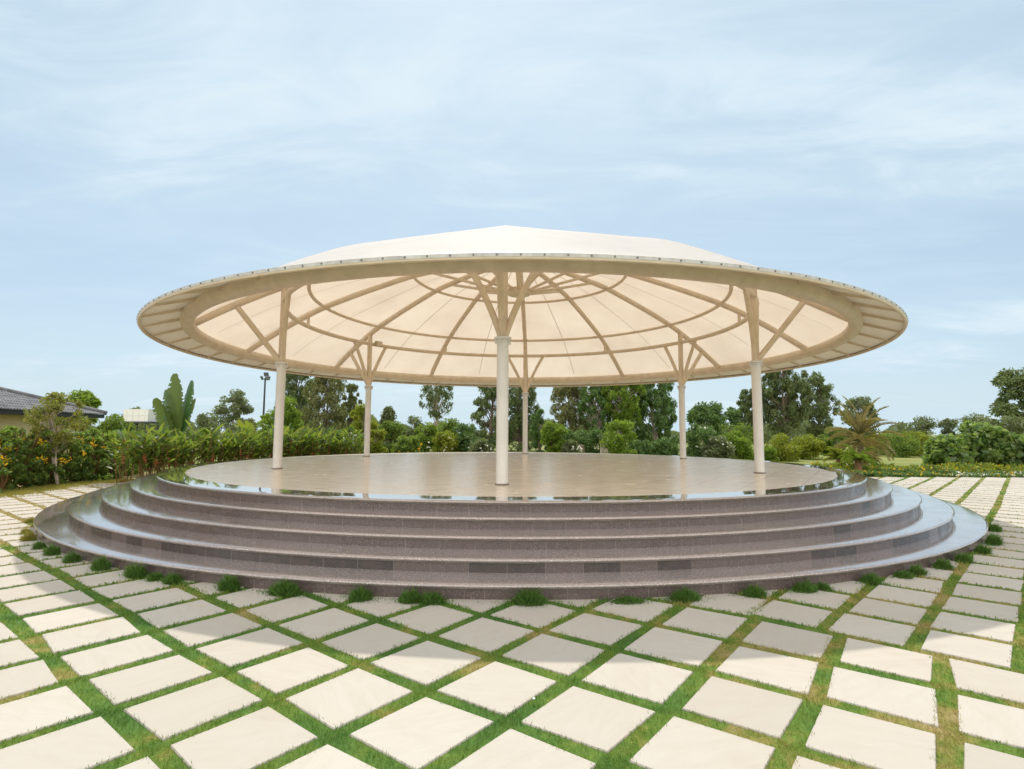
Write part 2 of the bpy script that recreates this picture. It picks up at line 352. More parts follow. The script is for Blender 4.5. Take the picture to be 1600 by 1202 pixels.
# granite: mauve-brown with speckle, cut into curved tiles by the UV (u = arc length)
def granite(name, tile, dark_share, rough, base=(0.125, 0.092, 0.085), tread=False):
    q, t, p, o = newmat(name); vec = coords(t)
    uv = N(t, 'ShaderNodeUVMap').outputs[0]; sp = N(t, 'ShaderNodeSeparateXYZ'); t.links.new(uv, sp.inputs[0])
    oi = N(t, 'ShaderNodeObjectInfo')
    u = math_(t, 'ADD', math_(t, 'DIVIDE', sp.outputs[0], tile), math_(t, 'MULTIPLY', oi.outputs['Random'], 37.))
    fl = math_(t, 'FLOOR', u); fr = math_(t, 'FRACT', u)
    wn = N(t, 'ShaderNodeTexWhiteNoise', noise_dimensions='1D'); t.links.new(fl, wn.inputs['W'])
    n0 = noise(t, 85, 2, vec); n1_ = noise(t, 1.6, 4, vec); n2_ = noise(t, 60, 3, vec)
    b = np.array(base)
    col = ramp(t, n0, [(.30, tuple(b*.4)), (.48, tuple(b)), (.58, tuple(b*1.3)), (.66, tuple(b*3.2))])
    col = mixc(t, math_(t, 'MULTIPLY', wn.outputs[0], .5), col, tuple(b*1.45), 'MIX')
    col = mixc(t, math_(t, 'MULTIPLY', n1_, .45), col, tuple(b*np.array([1.5, 1.45, 1.4])))
    if dark_share:
        dk = math_(t, 'LESS_THAN', wn.outputs[0], dark_share)
        col = mixc(t, math_(t, 'MULTIPLY', dk, .72), col, ramp(t, noise(t, 8, 4, vec), [(.35, (0.022, 0.024, 0.026)), (.65, (0.055, 0.042, 0.04))]))
    j = math_(t, 'LESS_THAN', math_(t, 'ABSOLUTE', math_(t, 'SUBTRACT', fr, .5)), .4955)
    j = math_(t, 'SUBTRACT', 1, j)
    col = mixc(t, math_(t, 'MULTIPLY', j, .7), col, (0.30, 0.27, 0.25))
    t.links.new(col, p.inputs['Base Color'])
    rr = N(t, 'ShaderNodeMapRange'); t.links.new(noise(t, 2.5, 5, vec), rr.inputs[0])
    for k, x in enumerate((.35, .7, rough*.6, rough*1.7)): rr.inputs[k+1].default_value = x
    t.links.new(rr.outputs[0], p.inputs['Roughness']); p.inputs['Specular IOR Level'].default_value = .5
    if tread: p.inputs['Coat Weight'].default_value = 1; p.inputs['Coat Roughness'].default_value = .07 if rough > .1 else .025; p.inputs['Coat IOR'].default_value = 1.75
    return q
M['riser'] = granite('granite_riser', .42, .02, .25, (0.088, 0.069, 0.067))
M['riser_dark'] = granite('granite_riser_mixed', .42, .45, .25, (0.088, 0.069, 0.067))
M['tread'] = granite('granite_tread', .62, 0, .17, (0.235, 0.198, 0.19), True)
M['border'] = granite('granite_border', .62, 0, .05, (0.22, 0.185, 0.17), True)
M['mortar'] = simple('mortar', (0.34, 0.33, 0.29), .9, var=.3, scale=5)

# cream polished floor tiles laid diagonally
q, t, p, o = newmat('cream_tiles'); vec = coords(t)
mpv = N(t, 'ShaderNodeMapping'); mpv.inputs['Rotation'].default_value = (0, 0, R(33)); t.links.new(vec, mpv.inputs[0])
br = N(t, 'ShaderNodeTexBrick'); br.offset = 0; br.inputs['Scale'].default_value = 1; br.inputs['Brick Width'].default_value = .8; br.inputs['Row Height'].default_value = .8
br.inputs['Mortar Size'].default_value = .006; br.inputs['Color1'].default_value = (0.70, 0.61, 0.50, 1); br.inputs['Color2'].default_value = (0.67, 0.58, 0.475, 1); br.inputs['Mortar'].default_value = (0.34, 0.27, 0.21, 1)
t.links.new(mpv.outputs[0], br.inputs['Vector'])
st = noise(t, 1.3, 6, vec)
col = mixc(t, math_(t, 'MULTIPLY', st, .35), br.outputs[0], (0.60, 0.52, 0.43))
t.links.new(col, p.inputs['Base Color'])
rr = N(t, 'ShaderNodeMapRange'); t.links.new(noise(t, 3, 4, vec), rr.inputs[0])
for k, x in enumerate((.3, .7, .19, .28)): rr.inputs[k+1].default_value = x
t.links.new(rr.outputs[0], p.inputs['Roughness']); M['tile'] = q

# translucent roof fabric
q, t, p, o = newmat('roof_fabric'); vec = coords(t)
n = noise(t, .55, 6, vec, .6)
cf = ramp(t, n, [(.30, (0.63, 0.655, 0.67)), (.70, (0.70, 0.725, 0.74))]); t.links.new(cf, p.inputs['Base Color']); p.inputs['Roughness'].default_value = .7; p.inputs['Specular IOR Level'].default_value = .2; bump(t, p, noise(t, 1.6, 3, vec), .12, .03)
tr = N(t, 'ShaderNodeBsdfTranslucent'); t.links.new(ramp(t, n, [(.28, (0.74, 0.58, 0.44)), (.5, (0.83, 0.67, 0.515)), (.72, (0.90, 0.745, 0.585))]), tr.inputs[0])
ms = N(t, 'ShaderNodeMixShader'); ms.inputs[0].default_value = .43
t.links.new(p.outputs[0], ms.inputs[1]); t.links.new(tr.outputs[0], ms.inputs[2]); t.links.new(ms.outputs[0], o.inputs[0]); M['fabric'] = q
q, t, p, o = newmat('eave_fabric'); vec = coords(t)
t.links.new(ramp(t, noise(t, 2, 5, vec), [(.35, (0.56, 0.50, 0.39)), (.65, (0.63, 0.57, 0.46))]), p.inputs['Base Color']); p.inputs['Roughness'].default_value = .5
tr = N(t, 'ShaderNodeBsdfTranslucent'); tr.inputs[0].default_value = (.66, .58, .42, 1); ms = N(t, 'ShaderNodeMixShader'); ms.inputs[0].default_value = .12
t.links.new(p.outputs[0], ms.inputs[1]); t.links.new(tr.outputs[0], ms.inputs[2]); t.links.new(ms.outputs[0], o.inputs[0]); M['eave'] = q
M['seam'] = simple('fabric_seam', (0.46, 0.37, 0.27), .7)

# ------------------------------------------------------------------ ground, paving, turf
g = MB(); g.add([(-600, -60, -.045), (600, -60, -.045), (600, 900, -.045), (-600, 900, -.045)], [(0, 1, 2, 3)])
tag(g.build('ground', M['lawn'], smooth=False), kind='structure')

PC = np.array([-0.172, 16.195]); RC = np.array([0.037, 16.093])
LB = np.array([[-.52354583, .37577006], [.42527465, .52698091]]); LO = np.array([-.03566362, 3.24703678])     # steps of the main grid
UB = np.array([[-.47830134, .40016166], [.47541251, .48249542]]); UO = np.array([-.24672328, 3.61363217])       # the right-hand block was laid on its own grid
RES = np.array([[1, 1, -.05, -.03], [2, 2, -.1, -.04], [1, 2, -.1, 0], [0, 3, -.06, .0], [1, 3, -.12, .01], [2, 0, -.06, 0], [3, 1, -.06, 0], [6, -1, .06, -.03], [8, -1, .06, 0], [7, -1, .03, .02], [9, -1, .05, .03],
                [5, -1, .02, -.01], [6, -2, .04, .02], [3, -2, .01, .02], [4, -1, 0, -.05], [-1, 2, 0, -.02], [-2, 2, .03, -.02], [-2, 3, .01, .01], [-1, 3, -.04, 0], [-1, 4, -.01, .08], [-2, 4, .06, .09],
                [-3, 4, -.04, -.02], [-3, 3, .08, 0], [-3, 2, .11, -.01], [-2, 1, .06, 0], [0, 0, 0, 0], [3, -1, 0, 0], [1, 0, -.04, -.04]])
def upper_block(a, b): return (b >= 4) & ((a <= -2) | (b >= 12))
def node(i, j, up):
    i = np.asarray(i, float); j = np.asarray(j, float)
    ij = np.stack(np.broadcast_arrays(i, j + .012*np.clip(i-8, 0, 30)), -1)
    p = ij@LB+LO
    d2 = ((ij[..., None, :]-RES[:, :2])**2).sum(-1)
    wgt = np.exp(-d2/1.6); p = p+(wgt[..., None]*RES[:, 2:]).sum(-2)/(wgt.sum(-1)[..., None]+.3)
    jj = np.clip(j-10, 0, 40)
    q = np.stack(np.broadcast_arrays(i+.018*jj+.13*(i+2)*np.minimum(1, jj/11), j), -1)@UB+UO
    return np.where(np.asarray(up)[..., None], q, p)
GAP = .083
def paved(x, y):
    """where the paving lies: bounded by the hedge on the left, the planting strip on the right, the ginger bed behind"""
    r = np.hypot(x-PC[0], y-PC[1])
    left = -13.25-.2*np.clip(y-14, 0, 3) + np.clip(y-16.6, 0, 9)*1.3
    ok = (x > left) & (y < np.where(x > 0, 21.0, 18.2)) & (x < 30)
    return ok & (r > 10.3) & (y > -3)
rng = np.random.default_rng(3)
pv = MB()
for i in range(-48, 30):
    for j in range(-30, 52):
        up = np.array(upper_block(i, j)); c = node(i+.5, j+.5, up)
        if not paved(c[0], c[1]): continue
        dist = math.hypot(c[0], c[1])
        if c[1] < -1.5 or (abs(c[0]) > 1.25*max(c[1], 0)+3.5): continue
        jit = rng.normal(0, .008, (4, 2))
        q4 = [node(i+GAP, j+GAP, up)+jit[0], node(i+1-GAP, j+GAP, up)+jit[1], node(i+1-GAP, j+1-GAP, up)+jit[2], node(i+GAP, j+1-GAP, up)+jit[3]]
        z = rng.normal(0, .0012); tl = rng.normal(0, .001, 4)
        cc = sum(q4)/4
        V = [(*(cc+(p_-cc)*.985), z+tl[k]) for k, p_ in enumerate(q4)]+[(*p_, z+tl[k]-.007) for k, p_ in enumerate(q4)]+[(*p_, -.04) for p_ in q4]
        pv.add(V, [(3, 2, 1, 0)]+[(k, (k+1) % 4, (k+1) % 4+4, k+4) for k in range(4)]+[(k+4, (k+1) % 4+4, (k+1) % 4+8, k+8) for k in range(4)])
tag(pv.build('pavement', M['slab'], smooth=False), kind='structure')

# turf sheet under the slabs, then blades
ts = MB(); nx, ny = 60, 60
xs = np.linspace(-16, 30, nx); ys = np.linspace(-3, 21.3, ny)
V = [(x, y, -.012+.001*math.sin(x*5.1)*math.sin(y*4.3)) for y in ys for x in xs]
ts.add(V, [(a*nx+b, a*nx+b+1, (a+1)*nx+b+1, (a+1)*nx+b) for a in range(ny-1) for b in range(nx-1)])
tag(ts.build('turf', M['turf_base']), kind='structure')

def blades(P, h, wd, lean, rg, az=None):
    n = len(P); a = rg.uniform(0, 2*np.pi, n); d = np.stack([np.cos(a), np.sin(a), 0*a], -1)
    b = rg.uniform(0, 2*np.pi, n) if az is None else az
    l = np.stack([np.cos(b), np.sin(b), 0*b], -1)*(h*lean)[:, None]
    tip = P+l+np.stack([0*h, 0*h, h], -1)
    return np.stack([P-d*wd[:, None]/2, P+d*wd[:, None]/2, tip], 1).reshape(-1, 3)
rg = np.random.default_rng(11)
n = 1800000
iu = rg.uniform(-30, 28, n); ju = rg.uniform(-10, 46, n)
fi, fj = iu-np.floor(iu), ju-np.floor(ju)
near = (np.minimum(fi, 1-fi) < GAP+.014) | (np.minimum(fj, 1-fj) < GAP+.014)
iu, ju = iu[near], ju[near]
rough = node(iu, ju, upper_block(np.floor(iu), np.floor(ju)))
dd = np.hypot(rough[:, 0], rough[:, 1])
vis = (rough[:, 1] > 1.0) & (np.abs(rough[:, 0]) < rough[:, 1]*1.15+1.6) & (dd < 26)
iu, ju, rough, dd = iu[vis], ju[vis], rough[vis], dd[vis]
# denser near the camera: resample near nodes
reps = np.clip((9/dd)**1.6*1.0, .25, 9)
cnt = rg.poisson(reps)
idx = np.repeat(np.arange(len(iu)), cnt)
iu2 = iu[idx]; ju2 = ju[idx]
k = len(idx)
# slide copies along the strip
fi, fj = iu2-np.floor(iu2), ju2-np.floor(ju2)
in_i = np.minimum(fi, 1-fi) < GAP+.014
s1, s2 = rg.uniform(-.45, .45, k), rg.normal(0, .016, k)
iu2 = iu2+np.where(in_i, s2, s1); ju2 = ju2+np.where(in_i, s1, s2)
P2 = node(iu2, ju2, upper_block(np.floor(iu2), np.floor(ju2)))
r_ = np.hypot(P2[:, 0]-PC[0], P2[:, 1]-PC[1])
ok = paved(P2[:, 0], P2[:, 1]) & (r_ > 10.76)
fi, fj = iu2-np.floor(iu2), ju2-np.floor(ju2)
ok &= (np.minimum(fi, 1-fi) < GAP+.022) | (np.minimum(fj, 1-fj) < GAP+.022)
P2 = P2[ok]; r_ = r_[ok]; dd = np.hypot(P2[:, 0], P2[:, 1])
print('blades', len(P2))
step_near = np.exp(-np.clip(r_-10.76, 0, 9)/.28)
h = rg.uniform(.010, .027, len(P2))*(1+1.3*step_near)
wd = np.clip(.0016*dd, .0045, .03)*rg.uniform(.7, 1.3, len(P2))
P3 = np.concatenate([P2, np.full((len(P2), 1), -.008)], 1)
tag(np_mesh('grass', blades(P3, h, wd, rg.uniform(.1, .8, len(P2)), rg), 3, M['turf']), 'short green turf growing in the joints between the sandstone slabs', 'grass', kind='stuff')

# ------------------------------------------------------------------ stepped platform
plat = empty('stepped_platform', (PC[0], PC[1], 0))
tag(plat, 'round raised platform with five granite steps and cream tiled floor', 'platform')
RS = [10.753, 10.320, 9.862, 9.413, 8.985]
for k, r in enumerate(RS):
    z0 = .15*k-.01 if k else -.05; z1 = .15*(k+1)
    rin = RS[k+1]-.25 if k < 4 else 8.44
    nose = [(r-.035, z1-.034), (r-.012, z1-.034), (r-.003, z1-.028), (r, z1-.018), (r-.004, z1-.008), (r-.014, z1-.001), (r-.03, z1), (r-.2, z1), (rin, z1)]
    b = MB(); b.lathe(nose[::1], 360, mi=0, uv=True); st_ = b.build('step_tread', M['border'] if k == 4 else M['tread'], plat, angle=60)
    b = MB(); b.lathe([(r-.036, z0), (r-.036, z1-.046)], 360, uv=True); rs = b.build('riser', M['riser_dark'] if k == 1 else M['riser'], plat)
    b = MB(); b.lathe([(r-.034, z1-.047), (r-.030, z1-.041), (r-.033, z1-.033)], 360); b.build('mortar_joint', M['mortar'], plat)
b = MB(); b.lathe([(8.45, .74), (8.447, .7515), (8.0, .7515), (.5, .7515)], 240, cap=True); b.build('tiled_floor', M['tile'], plat, smooth=False)

# ------------------------------------------------------------------ canopy
can = empty('canopy', (RC[0], RC[1], .75))
tag(can, 'round cream fabric canopy on six forked columns standing on the platform', 'canopy')
ZB = -.75     # parts are written in world heights, shifted to the canopy's own base
PH = -math.pi/2-0.0454
RIBK = np.array([[.3, 7.02], [1.5, 6.93], [3.3, 6.60], [5., 6.03], [6.09, 5.62], [6.68, 5.35], [7.75, 4.74], [8.70, 4.12]])
def rib_z(r): return np.interp(r, RIBK[:, 0], RIBK[:, 1])
rr_ = np.linspace(.3, 8.7, 60); zz_ = np.interp(rr_, RIBK[:, 0], RIBK[:, 1])
for _ in range(6): zz_[1:-1] = (zz_[:-2]+2*zz_[1:-1]+zz_[2:])/4
def rib_s(r): return np.interp(r, rr_, zz_)
def pol(r, a, z): return (r*math.cos(a), r*math.sin(a), z+ZB)
def ring(name, r, z, rad, n=220, k=12, mat='paint', parent=can):
    b = MB(); b.tube([pol(r, 2*math.pi*i/n, z) for i in range(n)], rad, k, closed=True); return b.build(name, M[mat], parent)
ring('eave_ring', 8.703, 4.111, .145, 240, 16)
ring('edge_tube', 9.55, 3.895, .034, 300, 8)
ring('column_ring', 6.676, 4.98, .068)
ring('middle_ring', 6.09, 5.55, .052)
ring('upper_ring', 3.30, 6.50, .045, 140)
for kk in range(12):
    a = PH+kk*math.pi/6
    b = MB(); b.tube([pol(r, a, rib_s(r)) for r in np.linspace(.3, 8.62, 40)], .085, 10); b.build('rib', M['paint'], can)
    b = MB(); b.tube([pol(.32, a, 6.02), pol(2.75, a, rib_s(2.75)-.03)], .045, 8); b.build('tie_bar', M['paint'], can)
    if kk % 2:
        b = MB(); b.tube([pol(6.676, a, 5.0), pol(6.676, a, rib_s(6.676))], .05, 8); b.build('ring_post', M['paint'], can)
b = MB(); b.lathe([(.05, 5.93+ZB), (.36, 5.93+ZB), (.38, 5.95+ZB), (.38, 6.09+ZB), (.36, 6.11+ZB), (.05, 6.11+ZB)], 12); b.build('hub', M['paint'], can, angle=20)
b = MB(); b.tube([(0, 0, 5.95+ZB), (0, 0, 7.1+ZB)], .07, 12); b.build('king_post', M['paint'], can)
b = MB(); b.lathe([(.01, 7.18+ZB), (.3, 7.14+ZB), (.42, 7.05+ZB), (.42, 6.93+ZB), (.01, 6.93+ZB)], 36); b.build('apex_cap', M['paint'], can)
for kk in range(48):
    a = PH+(kk+.5)*math.pi/24
    b = MB(); r0, r1 = 8.82, 9.53; hw = .015; V = []
    for r, zt, zb in ((r0, 4.20, 4.125), (r1, 3.925, 3.885)):
        for sgn in (-1, 1):
            for z in (zb, zt):
                V.append((r*math.cos(a)-sgn*hw*math.sin(a), r*math.sin(a)+sgn*hw*math.cos(a), z+ZB))
    b.add(V, [(0, 1, 3, 2), (4, 6, 7, 5), (0, 4, 5, 1), (2, 3, 7, 6), (0, 2, 6, 4), (1, 5, 7, 3)]); b.build('bracket', M['paint'], can, smooth=False)
# membrane: lies on ribs, sags between them, dips to the edge
NT, NR = 360, 44
RR = np.concatenate([np.linspace(.3, 8.72, NR-5), np.linspace(8.8, 9.575, 5)])
V = []; Fs = []
def mem_z(r, a):
    ph = ((a-PH) % (math.pi/6))/(math.pi/6); tt = 2*ph-1
    if r <= 8.72:
        sag = .10*max(0., math.sin(math.pi*min(1, r/8.9)**1.15))*(1-abs(tt)**2.2)
        return rib_s(r)+.09+.05*(r/8.7)**4-sag
    f = (r-8.72)/(9.575-8.72)
    return (rib_s(8.7)+.15)*(1-f)+3.945*f-.02*math.sin(math.pi*f)
for i in range(NT):
    a = PH+2*math.pi*i/NT
    for r in RR: V.append(pol(r, a, mem_z(r, a)))
for i in range(NT):
    i2 = (i+1) % NT
    for k in range(len(RR)-6): Fs.append((i*len(RR)+k, i*len(RR)+k+1, i2*len(RR)+k+1, i2*len(RR)+k))
b = MB(); b.add(V, Fs); mem = b.build('roof_membrane', M['fabric'], can, angle=70)
nR = len(RR); Fe = [(i*nR+k, i*nR+k+1, ((i+1) % NT)*nR+k+1, ((i+1) % NT)*nR+k) for i in range(NT) for k in range(nR-6, nR-1)]
b = MB(); b.add(V, Fe); b.build('eave_panel', M['eave'], can, angle=70)
# welded seams midway between and beside the ribs
b = MB()
for kk in range(24):
    a = PH+(kk+.5)*math.pi/12 + (0 if kk % 1 == 0 else 0)
    a = PH+(2*(kk//2)+1)*math.pi/12 if kk % 2 == 0 else PH+(2*(kk//2))*math.pi/12+.006
    for r0, r1 in zip(np.linspace(.6, 8.5, 26)[:-1], np.linspace(.6, 8.5, 26)[1:]):
        V = []
        for r in (r0, r1):
            for sg in (-1, 1):
                aa = a+sg*.010/max(r, .6); V.append(pol(r, aa, mem_z(r, aa)-.007))
        b.add(V, [(0, 1, 3, 2)])
b.build('fabric_seam', M['seam'], mem, smooth=False)
# clamping rail with bolts round the edge
b = MB(); b.lathe([(9.574, 3.895+ZB), (9.588, 3.895+ZB), (9.588, 3.945+ZB), (9.56, 3.956+ZB), (9.545, 3.950+ZB)], 300, mi=0)
for kk in range(200):
    a = 2*math.pi*kk/200; c0 = np.array(pol(9.59, a, 3.92))
    b.box(c0, (.012, .022, .022), rz=a, mi=1)
b.build('clamp_rail', [M['zinc'], M['bolt']], can, smooth=False)
# columns
for kk in range(6):
    a = PH+kk*math.pi/3; cx, cy = 6.676*math.cos(a), 6.676*math.sin(a); er = np.array([math.cos(a), math.sin(a), 0]); et = np.array([-math.sin(a), math.cos(a), 0])
    c3 = lambda z: np.array([cx, cy, z+ZB])
    b = MB(); b.lathe([(.01, 0), (.118, 0), (.118, .012), (.107, .014), (.107, 3.34+ZB), (.01, 3.34+ZB)], 28, c=(cx, cy)); col = b.build('column', M['post'], can)
    b = MB(); b.lathe([(.107, 3.28+ZB), (.112, 3.335+ZB), (.155, 3.345+ZB), (.158, 3.375+ZB), (.152, 3.385+ZB), (.01, 3.385+ZB)], 28, c=(cx, cy))
    for g_ in range(6):
        ga = g_*math.pi/3+.3; b.box((cx+.125*math.cos(ga), cy+.125*math.sin(ga), 3.30+ZB), (.05, .012, .085), rz=ga)
    b.build('collar', M['post'], col)
    b = MB(); b.lathe([(.107, .030), (.124, .028), (.128, .014), (.128, .003), (.10, .003)], 28, c=(cx, cy)); b.build('base_ring', M['grime'], col)
    b = MB(); b.tube([c3(3.38), c3(rib_s(6.676)-.02)], .086, 18); b.build('stub_post', M['paint'], can)
    for sg in (-1, 1):
        da = 0.78/6.676*sg
        top = np.array(pol(6.676, a+da, 4.96)); bot = c3(3.42)+et*sg*.045
        mid = c3(4.15)+et*sg*.28
        pts = [(1-s)**2*bot+2*s*(1-s)*(mid)+s*s*top for s in np.linspace(0, 1, 14)]
        b = MB(); b.tube(pts, .060, 12); b.build('branch', M['paint'], can)
    b = MB(); b.tube([c3(3.42)+er*.05, np.array(pol(7.75, a, rib_s(7.75)-.02))], .066, 12); b.build('strut', M['paint'], can)
# loudspeaker on the column ring
a = PH+4*math.pi/3-.045
spk = empty('loudspeaker', (RC[0]+6.62*math.cos(a), RC[1]+6.62*math.sin(a), 5.0), a)
b = MB(); b.box((-.08, 0, .0), (.16, .27, .2)); b.build('cabinet', M['speaker'], spk, smooth=False, bevel=.015)
b = MB(); b.box((-.163, 0, 0), (.006, .22, .16)); b.build('grille', M['paint'], spk, smooth=False)
tag(spk, 'small beige box loudspeaker fixed to the canopy ring above the rear left column', 'loudspeaker')

# ------------------------------------------------------------------ plants
def unit(v): return v/(np.linalg.norm(v, axis=-1, keepdims=True)+1e-9)
def leafquads(P, D, L, W, rg, fold=None):
    """leaf-shaped quads: base, side, tip, side"""
    n = len(P); D = unit(D); rnd = unit(rg.normal(size=(n, 3))); S = unit(np.cross(D, rnd))
    L = np.broadcast_to(L, n)[:, None]; W = np.broadcast_to(W, n)[:, None]
    return np.stack([P-D*L/2, P+S*W/2, P+D*L/2, P-S*W/2], 1).reshape(-1, 3)
def clump_leaves(cl, rad, per, rg, L, W, droop=.2, flat=.8):
    out = []
    for c, r in zip(cl, rad):
        k = max(6, int(per*rg.uniform(.7, 1.3)))
        d = unit(rg.normal(size=(k, 3)))*(rg.uniform(0, 1, (k, 1))**.45)
        P = c+d*r*np.array([1, 1, flat])
        D = unit(d+rg.normal(0, .7, (k, 3))); D[:, 2] -= droop*2.2
        out.append(leafquads(P, D, L*rg.uniform(.65, 1.35, k), W*rg.uniform(.7, 1.3, k), rg))
    return np.concatenate(out)

def tree(name, label, px, Y, top, halfw, mat, prof, nclump=40, cr=.16, per=120, L=.28, W=.12, droop=.2, trunk=.014, bare=.15, stems=1, bark='bark', group=None, cat='tree', seed=0, dens=1., basez=-.04, flat=.85):
    """px: column of the photograph, Y: distance; prof: crown half-width (share of halfw) against height share"""
    rg = np.random.default_rng(seed+7); base = at(px, 675, Y); base[2] = basez
    H = at(px, top, Y)[2]-basez; hw = halfw/F_PX*Y
    root = empty(name, base); tag(root, label, cat, group)
    prof = np.array(prof, float)
    tb = MB(); lines = []
    for s_ in range(stems):
        off = rg.normal(0, .28 if stems > 1 else .06, 2)*hw; kn = 8; zs = np.linspace(0, H*.94, kn)
        pts = np.stack([off[0]*(zs/H)**.8+rg.normal(0, .012*H, kn)*(zs/H), off[1]*(zs/H)**.8+rg.normal(0, .012*H, kn)*(zs/H), zs], -1)
        tb.tube(pts, trunk*H*(1-.85*zs/H)+.008, 7); lines.append(pts)
    cl, rad = [], []
    hs = np.sort(rg.uniform(0, 1, nclump))
    for k, u in enumerate(hs):
        # more clumps where the crown is wide
        for _ in range(20):
            hf = rg.uniform(prof[0, 0], prof[-1, 0]); wv = np.interp(hf, prof[:, 0], prof[:, 1])
            if rg.uniform() < .25+.75*wv: break
        ang = rg.uniform(0, 2*np.pi); rad_ = wv*hw*rg.uniform(.15, 1)**.6*.88
        ln = lines[rg.integers(len(lines))]; cx = np.interp(hf*H, ln[:, 2], ln[:, 0]); cy = np.interp(hf*H, ln[:, 2], ln[:, 1])
        c = np.array([cx*.6+rad_*math.cos(ang), cy*.6+rad_*math.sin(ang), hf*H])
        r = cr*hw*rg.uniform(.6, 1.35)*2
        c[2] = min(c[2], H-r*.5)
        cl.append(c); rad.append(r)
        z0 = max(bare*H*.8, c[2]-rg.uniform(.10, .26)*H); z0 = min(z0, H*.9)
        p0 = np.array([np.interp(z0, ln[:, 2], ln[:, 0]), np.interp(z0, ln[:, 2], ln[:, 1]), z0])
        mid = (p0+c)/2+np.array([0, 0, .05*H])*rg.uniform(-.3, 1)
        rb = trunk*H*.32*(1-.6*hf)+.006
        tb.tube([p0, mid, c], [rb, rb*.7, rb*.3], 5, caps=False)
    tb.build('trunk', M[bark], root)
    V = clump_leaves(cl, rad, per*dens, rg, L, W, droop, flat)
    np_mesh('crown', V, 4, M[mat], root)
    return root

# crown outlines
TALL = [(.16, .35), (.3, .75), (.5, 1), (.75, .85), (.92, .55), (1, .25)]
ROUND = [(.3, .5), (.45, .9), (.65, 1), (.85, .8), (1, .35)]
COL = [(.03, .8), (.3, 1), (.6, .95), (.85, .75), (1, .3)]
BUSH = [(.06, .85), (.3, 1), (.6, .95), (.85, .7), (1, .35)]
TOPPY = [(.45, .3), (.6, .85), (.8, 1), (.95, .65), (1, .3)]
gt = 'trees standing behind the platform'
E = dict(L=.30, W=.085, droop=.5, per=98, nclump=122, cr=.082, group=gt, flat=1.15)
# (photograph column, distance, top, half-width)
tree('slender_tree', 'airy round-crowned tree left of the light mast', 366, 60, 611, 27, 'grey', ROUND, 34, .17, 130, .30, .13, .2, group=gt, seed=1, bark='pale_bark')
tree('eucalyptus', 'tall dark eucalyptus just right of the front left column', 462, 47, 566, 34, 'euc', TALL, seed=2, **E)
tree('leafy_tree', 'bright yellow-green round tree close behind the front left column', 442, 37, 623, 33, 'bright', BUSH, 44, .16, 170, .22, .11, .1, group=gt, seed=3)
tree('eucalyptus', 'drooping olive-brown eucalyptus left of the rear left column', 506, 44, 578, 46, 'euc_olive', [(.1, .75), (.3, 1), (.55, .95), (.8, .7), (1, .3)], seed=4, stems=2, **E)
tree('eucalyptus', 'thin olive eucalyptus touching the rear left column on its left', 546, 47, 602, 22, 'euc_olive', TALL, seed=5, **{**E, 'per': 80, 'nclump': 80})
tree('leafy_tree', 'yellow-green leafy tree behind the rear left column', 567, 36, 634, 24, 'lime', BUSH, 34, .17, 130, .2, .1, .1, group=gt, seed=6)
tree('conical_tree', 'small dark cone-shaped tree right of the rear left column', 605, 46, 634, 16, 'grey', [(.1, .9), (.4, 1), (.7, .65), (1, .15)], 36, .2, 130, .22, .1, .1, group=gt, seed=7)
tree('small_tree', 'dull grey-green small tree midway between rear left and front centre columns', 645, 50, 652, 24, 'grey', BUSH, 30, .18, 120, .25, .11, .1, group=gt, seed=8)
tree('eucalyptus', 'sparse airy eucalyptus with sky showing through, left of the front centre column', 682, 52, 588, 34, 'euc', TOPPY, seed=9, bark='pale_bark', **{**E, 'per': 45, 'nclump': 90})
tree('eucalyptus', 'dark dense eucalyptus directly left of the front centre column', 764, 48, 580, 34, 'euc', COL, seed=10, stems=2, **E)
tree('eucalyptus', 'dark eucalyptus between the front centre and rear centre columns', 812, 50, 582, 38, 'euc', COL, seed=11, stems=2, **E)
tree('eucalyptus', 'olive eucalyptus with open left side, right of the rear centre column', 893, 46, 580, 38, 'euc_olive', COL, seed=12, stems=2, **E)
tree('eucalyptus', 'mid-green eucalyptus with crooked pale trunk behind a brown stump', 932, 43, 574, 30, 'dark', TALL, seed=13, bark='pale_bark', **E)
tree('eucalyptus', 'bright-topped broad eucalyptus behind the platform, second left of the rear right column', 976, 42, 580, 38, 'bright', [(.35, .5), (.55, .95), (.8, 1), (1, .4)], seed=14, bark='pale_bark', **E)
tree('eucalyptus', 'dense dark eucalyptus with thin white trunk left of the rear right column', 1026, 44, 570, 42, 'dark', COL, seed=15, stems=2, bark='pale_bark', **{**E, 'per': 150})
tree('leafy_tree', 'rounded dark-green leafy tree just right of the rear right column', 1104, 46, 630, 29, 'dark', ROUND, 44, .17, 170, .26, .12, .15, group=gt, seed=16)
tree('leafy_tree', 'small open leafy tree second to the right of the rear right column', 1141, 48, 637, 18, 'dark', ROUND, 28, .18, 100, .25, .12, .15, group=gt, seed=17)
tree('eucalyptus', 'slim leaning eucalyptus hidden partly by the front right column', 1170, 52, 610, 24, 'euc', TALL, seed=18, **E)
tree('eucalyptus', 'great dark eucalyptus with hanging foliage right of the front right column', 1228, 50, 562, 40, 'euc', [(.22, .4), (.36, .85), (.6, 1), (.85, .8), (1, .35)], seed=19, stems=2, **{**E, 'per': 150, 'nclump': 140})
tree('eucalyptus', 'open hanging eucalyptus leaning right beside the great dark one', 1280, 50, 583, 34, 'euc', [(.2, .4), (.4, 1), (.65, .9), (.9, .5), (1, .25)], seed=20, **{**E, 'per': 70, 'nclump': 120})
tree('leafy_tree', 'grey-green round tree behind the date palm', 1345, 55, 622, 25, 'grey', ROUND, 36, .17, 140, .3, .13, .15, group=gt, seed=21)
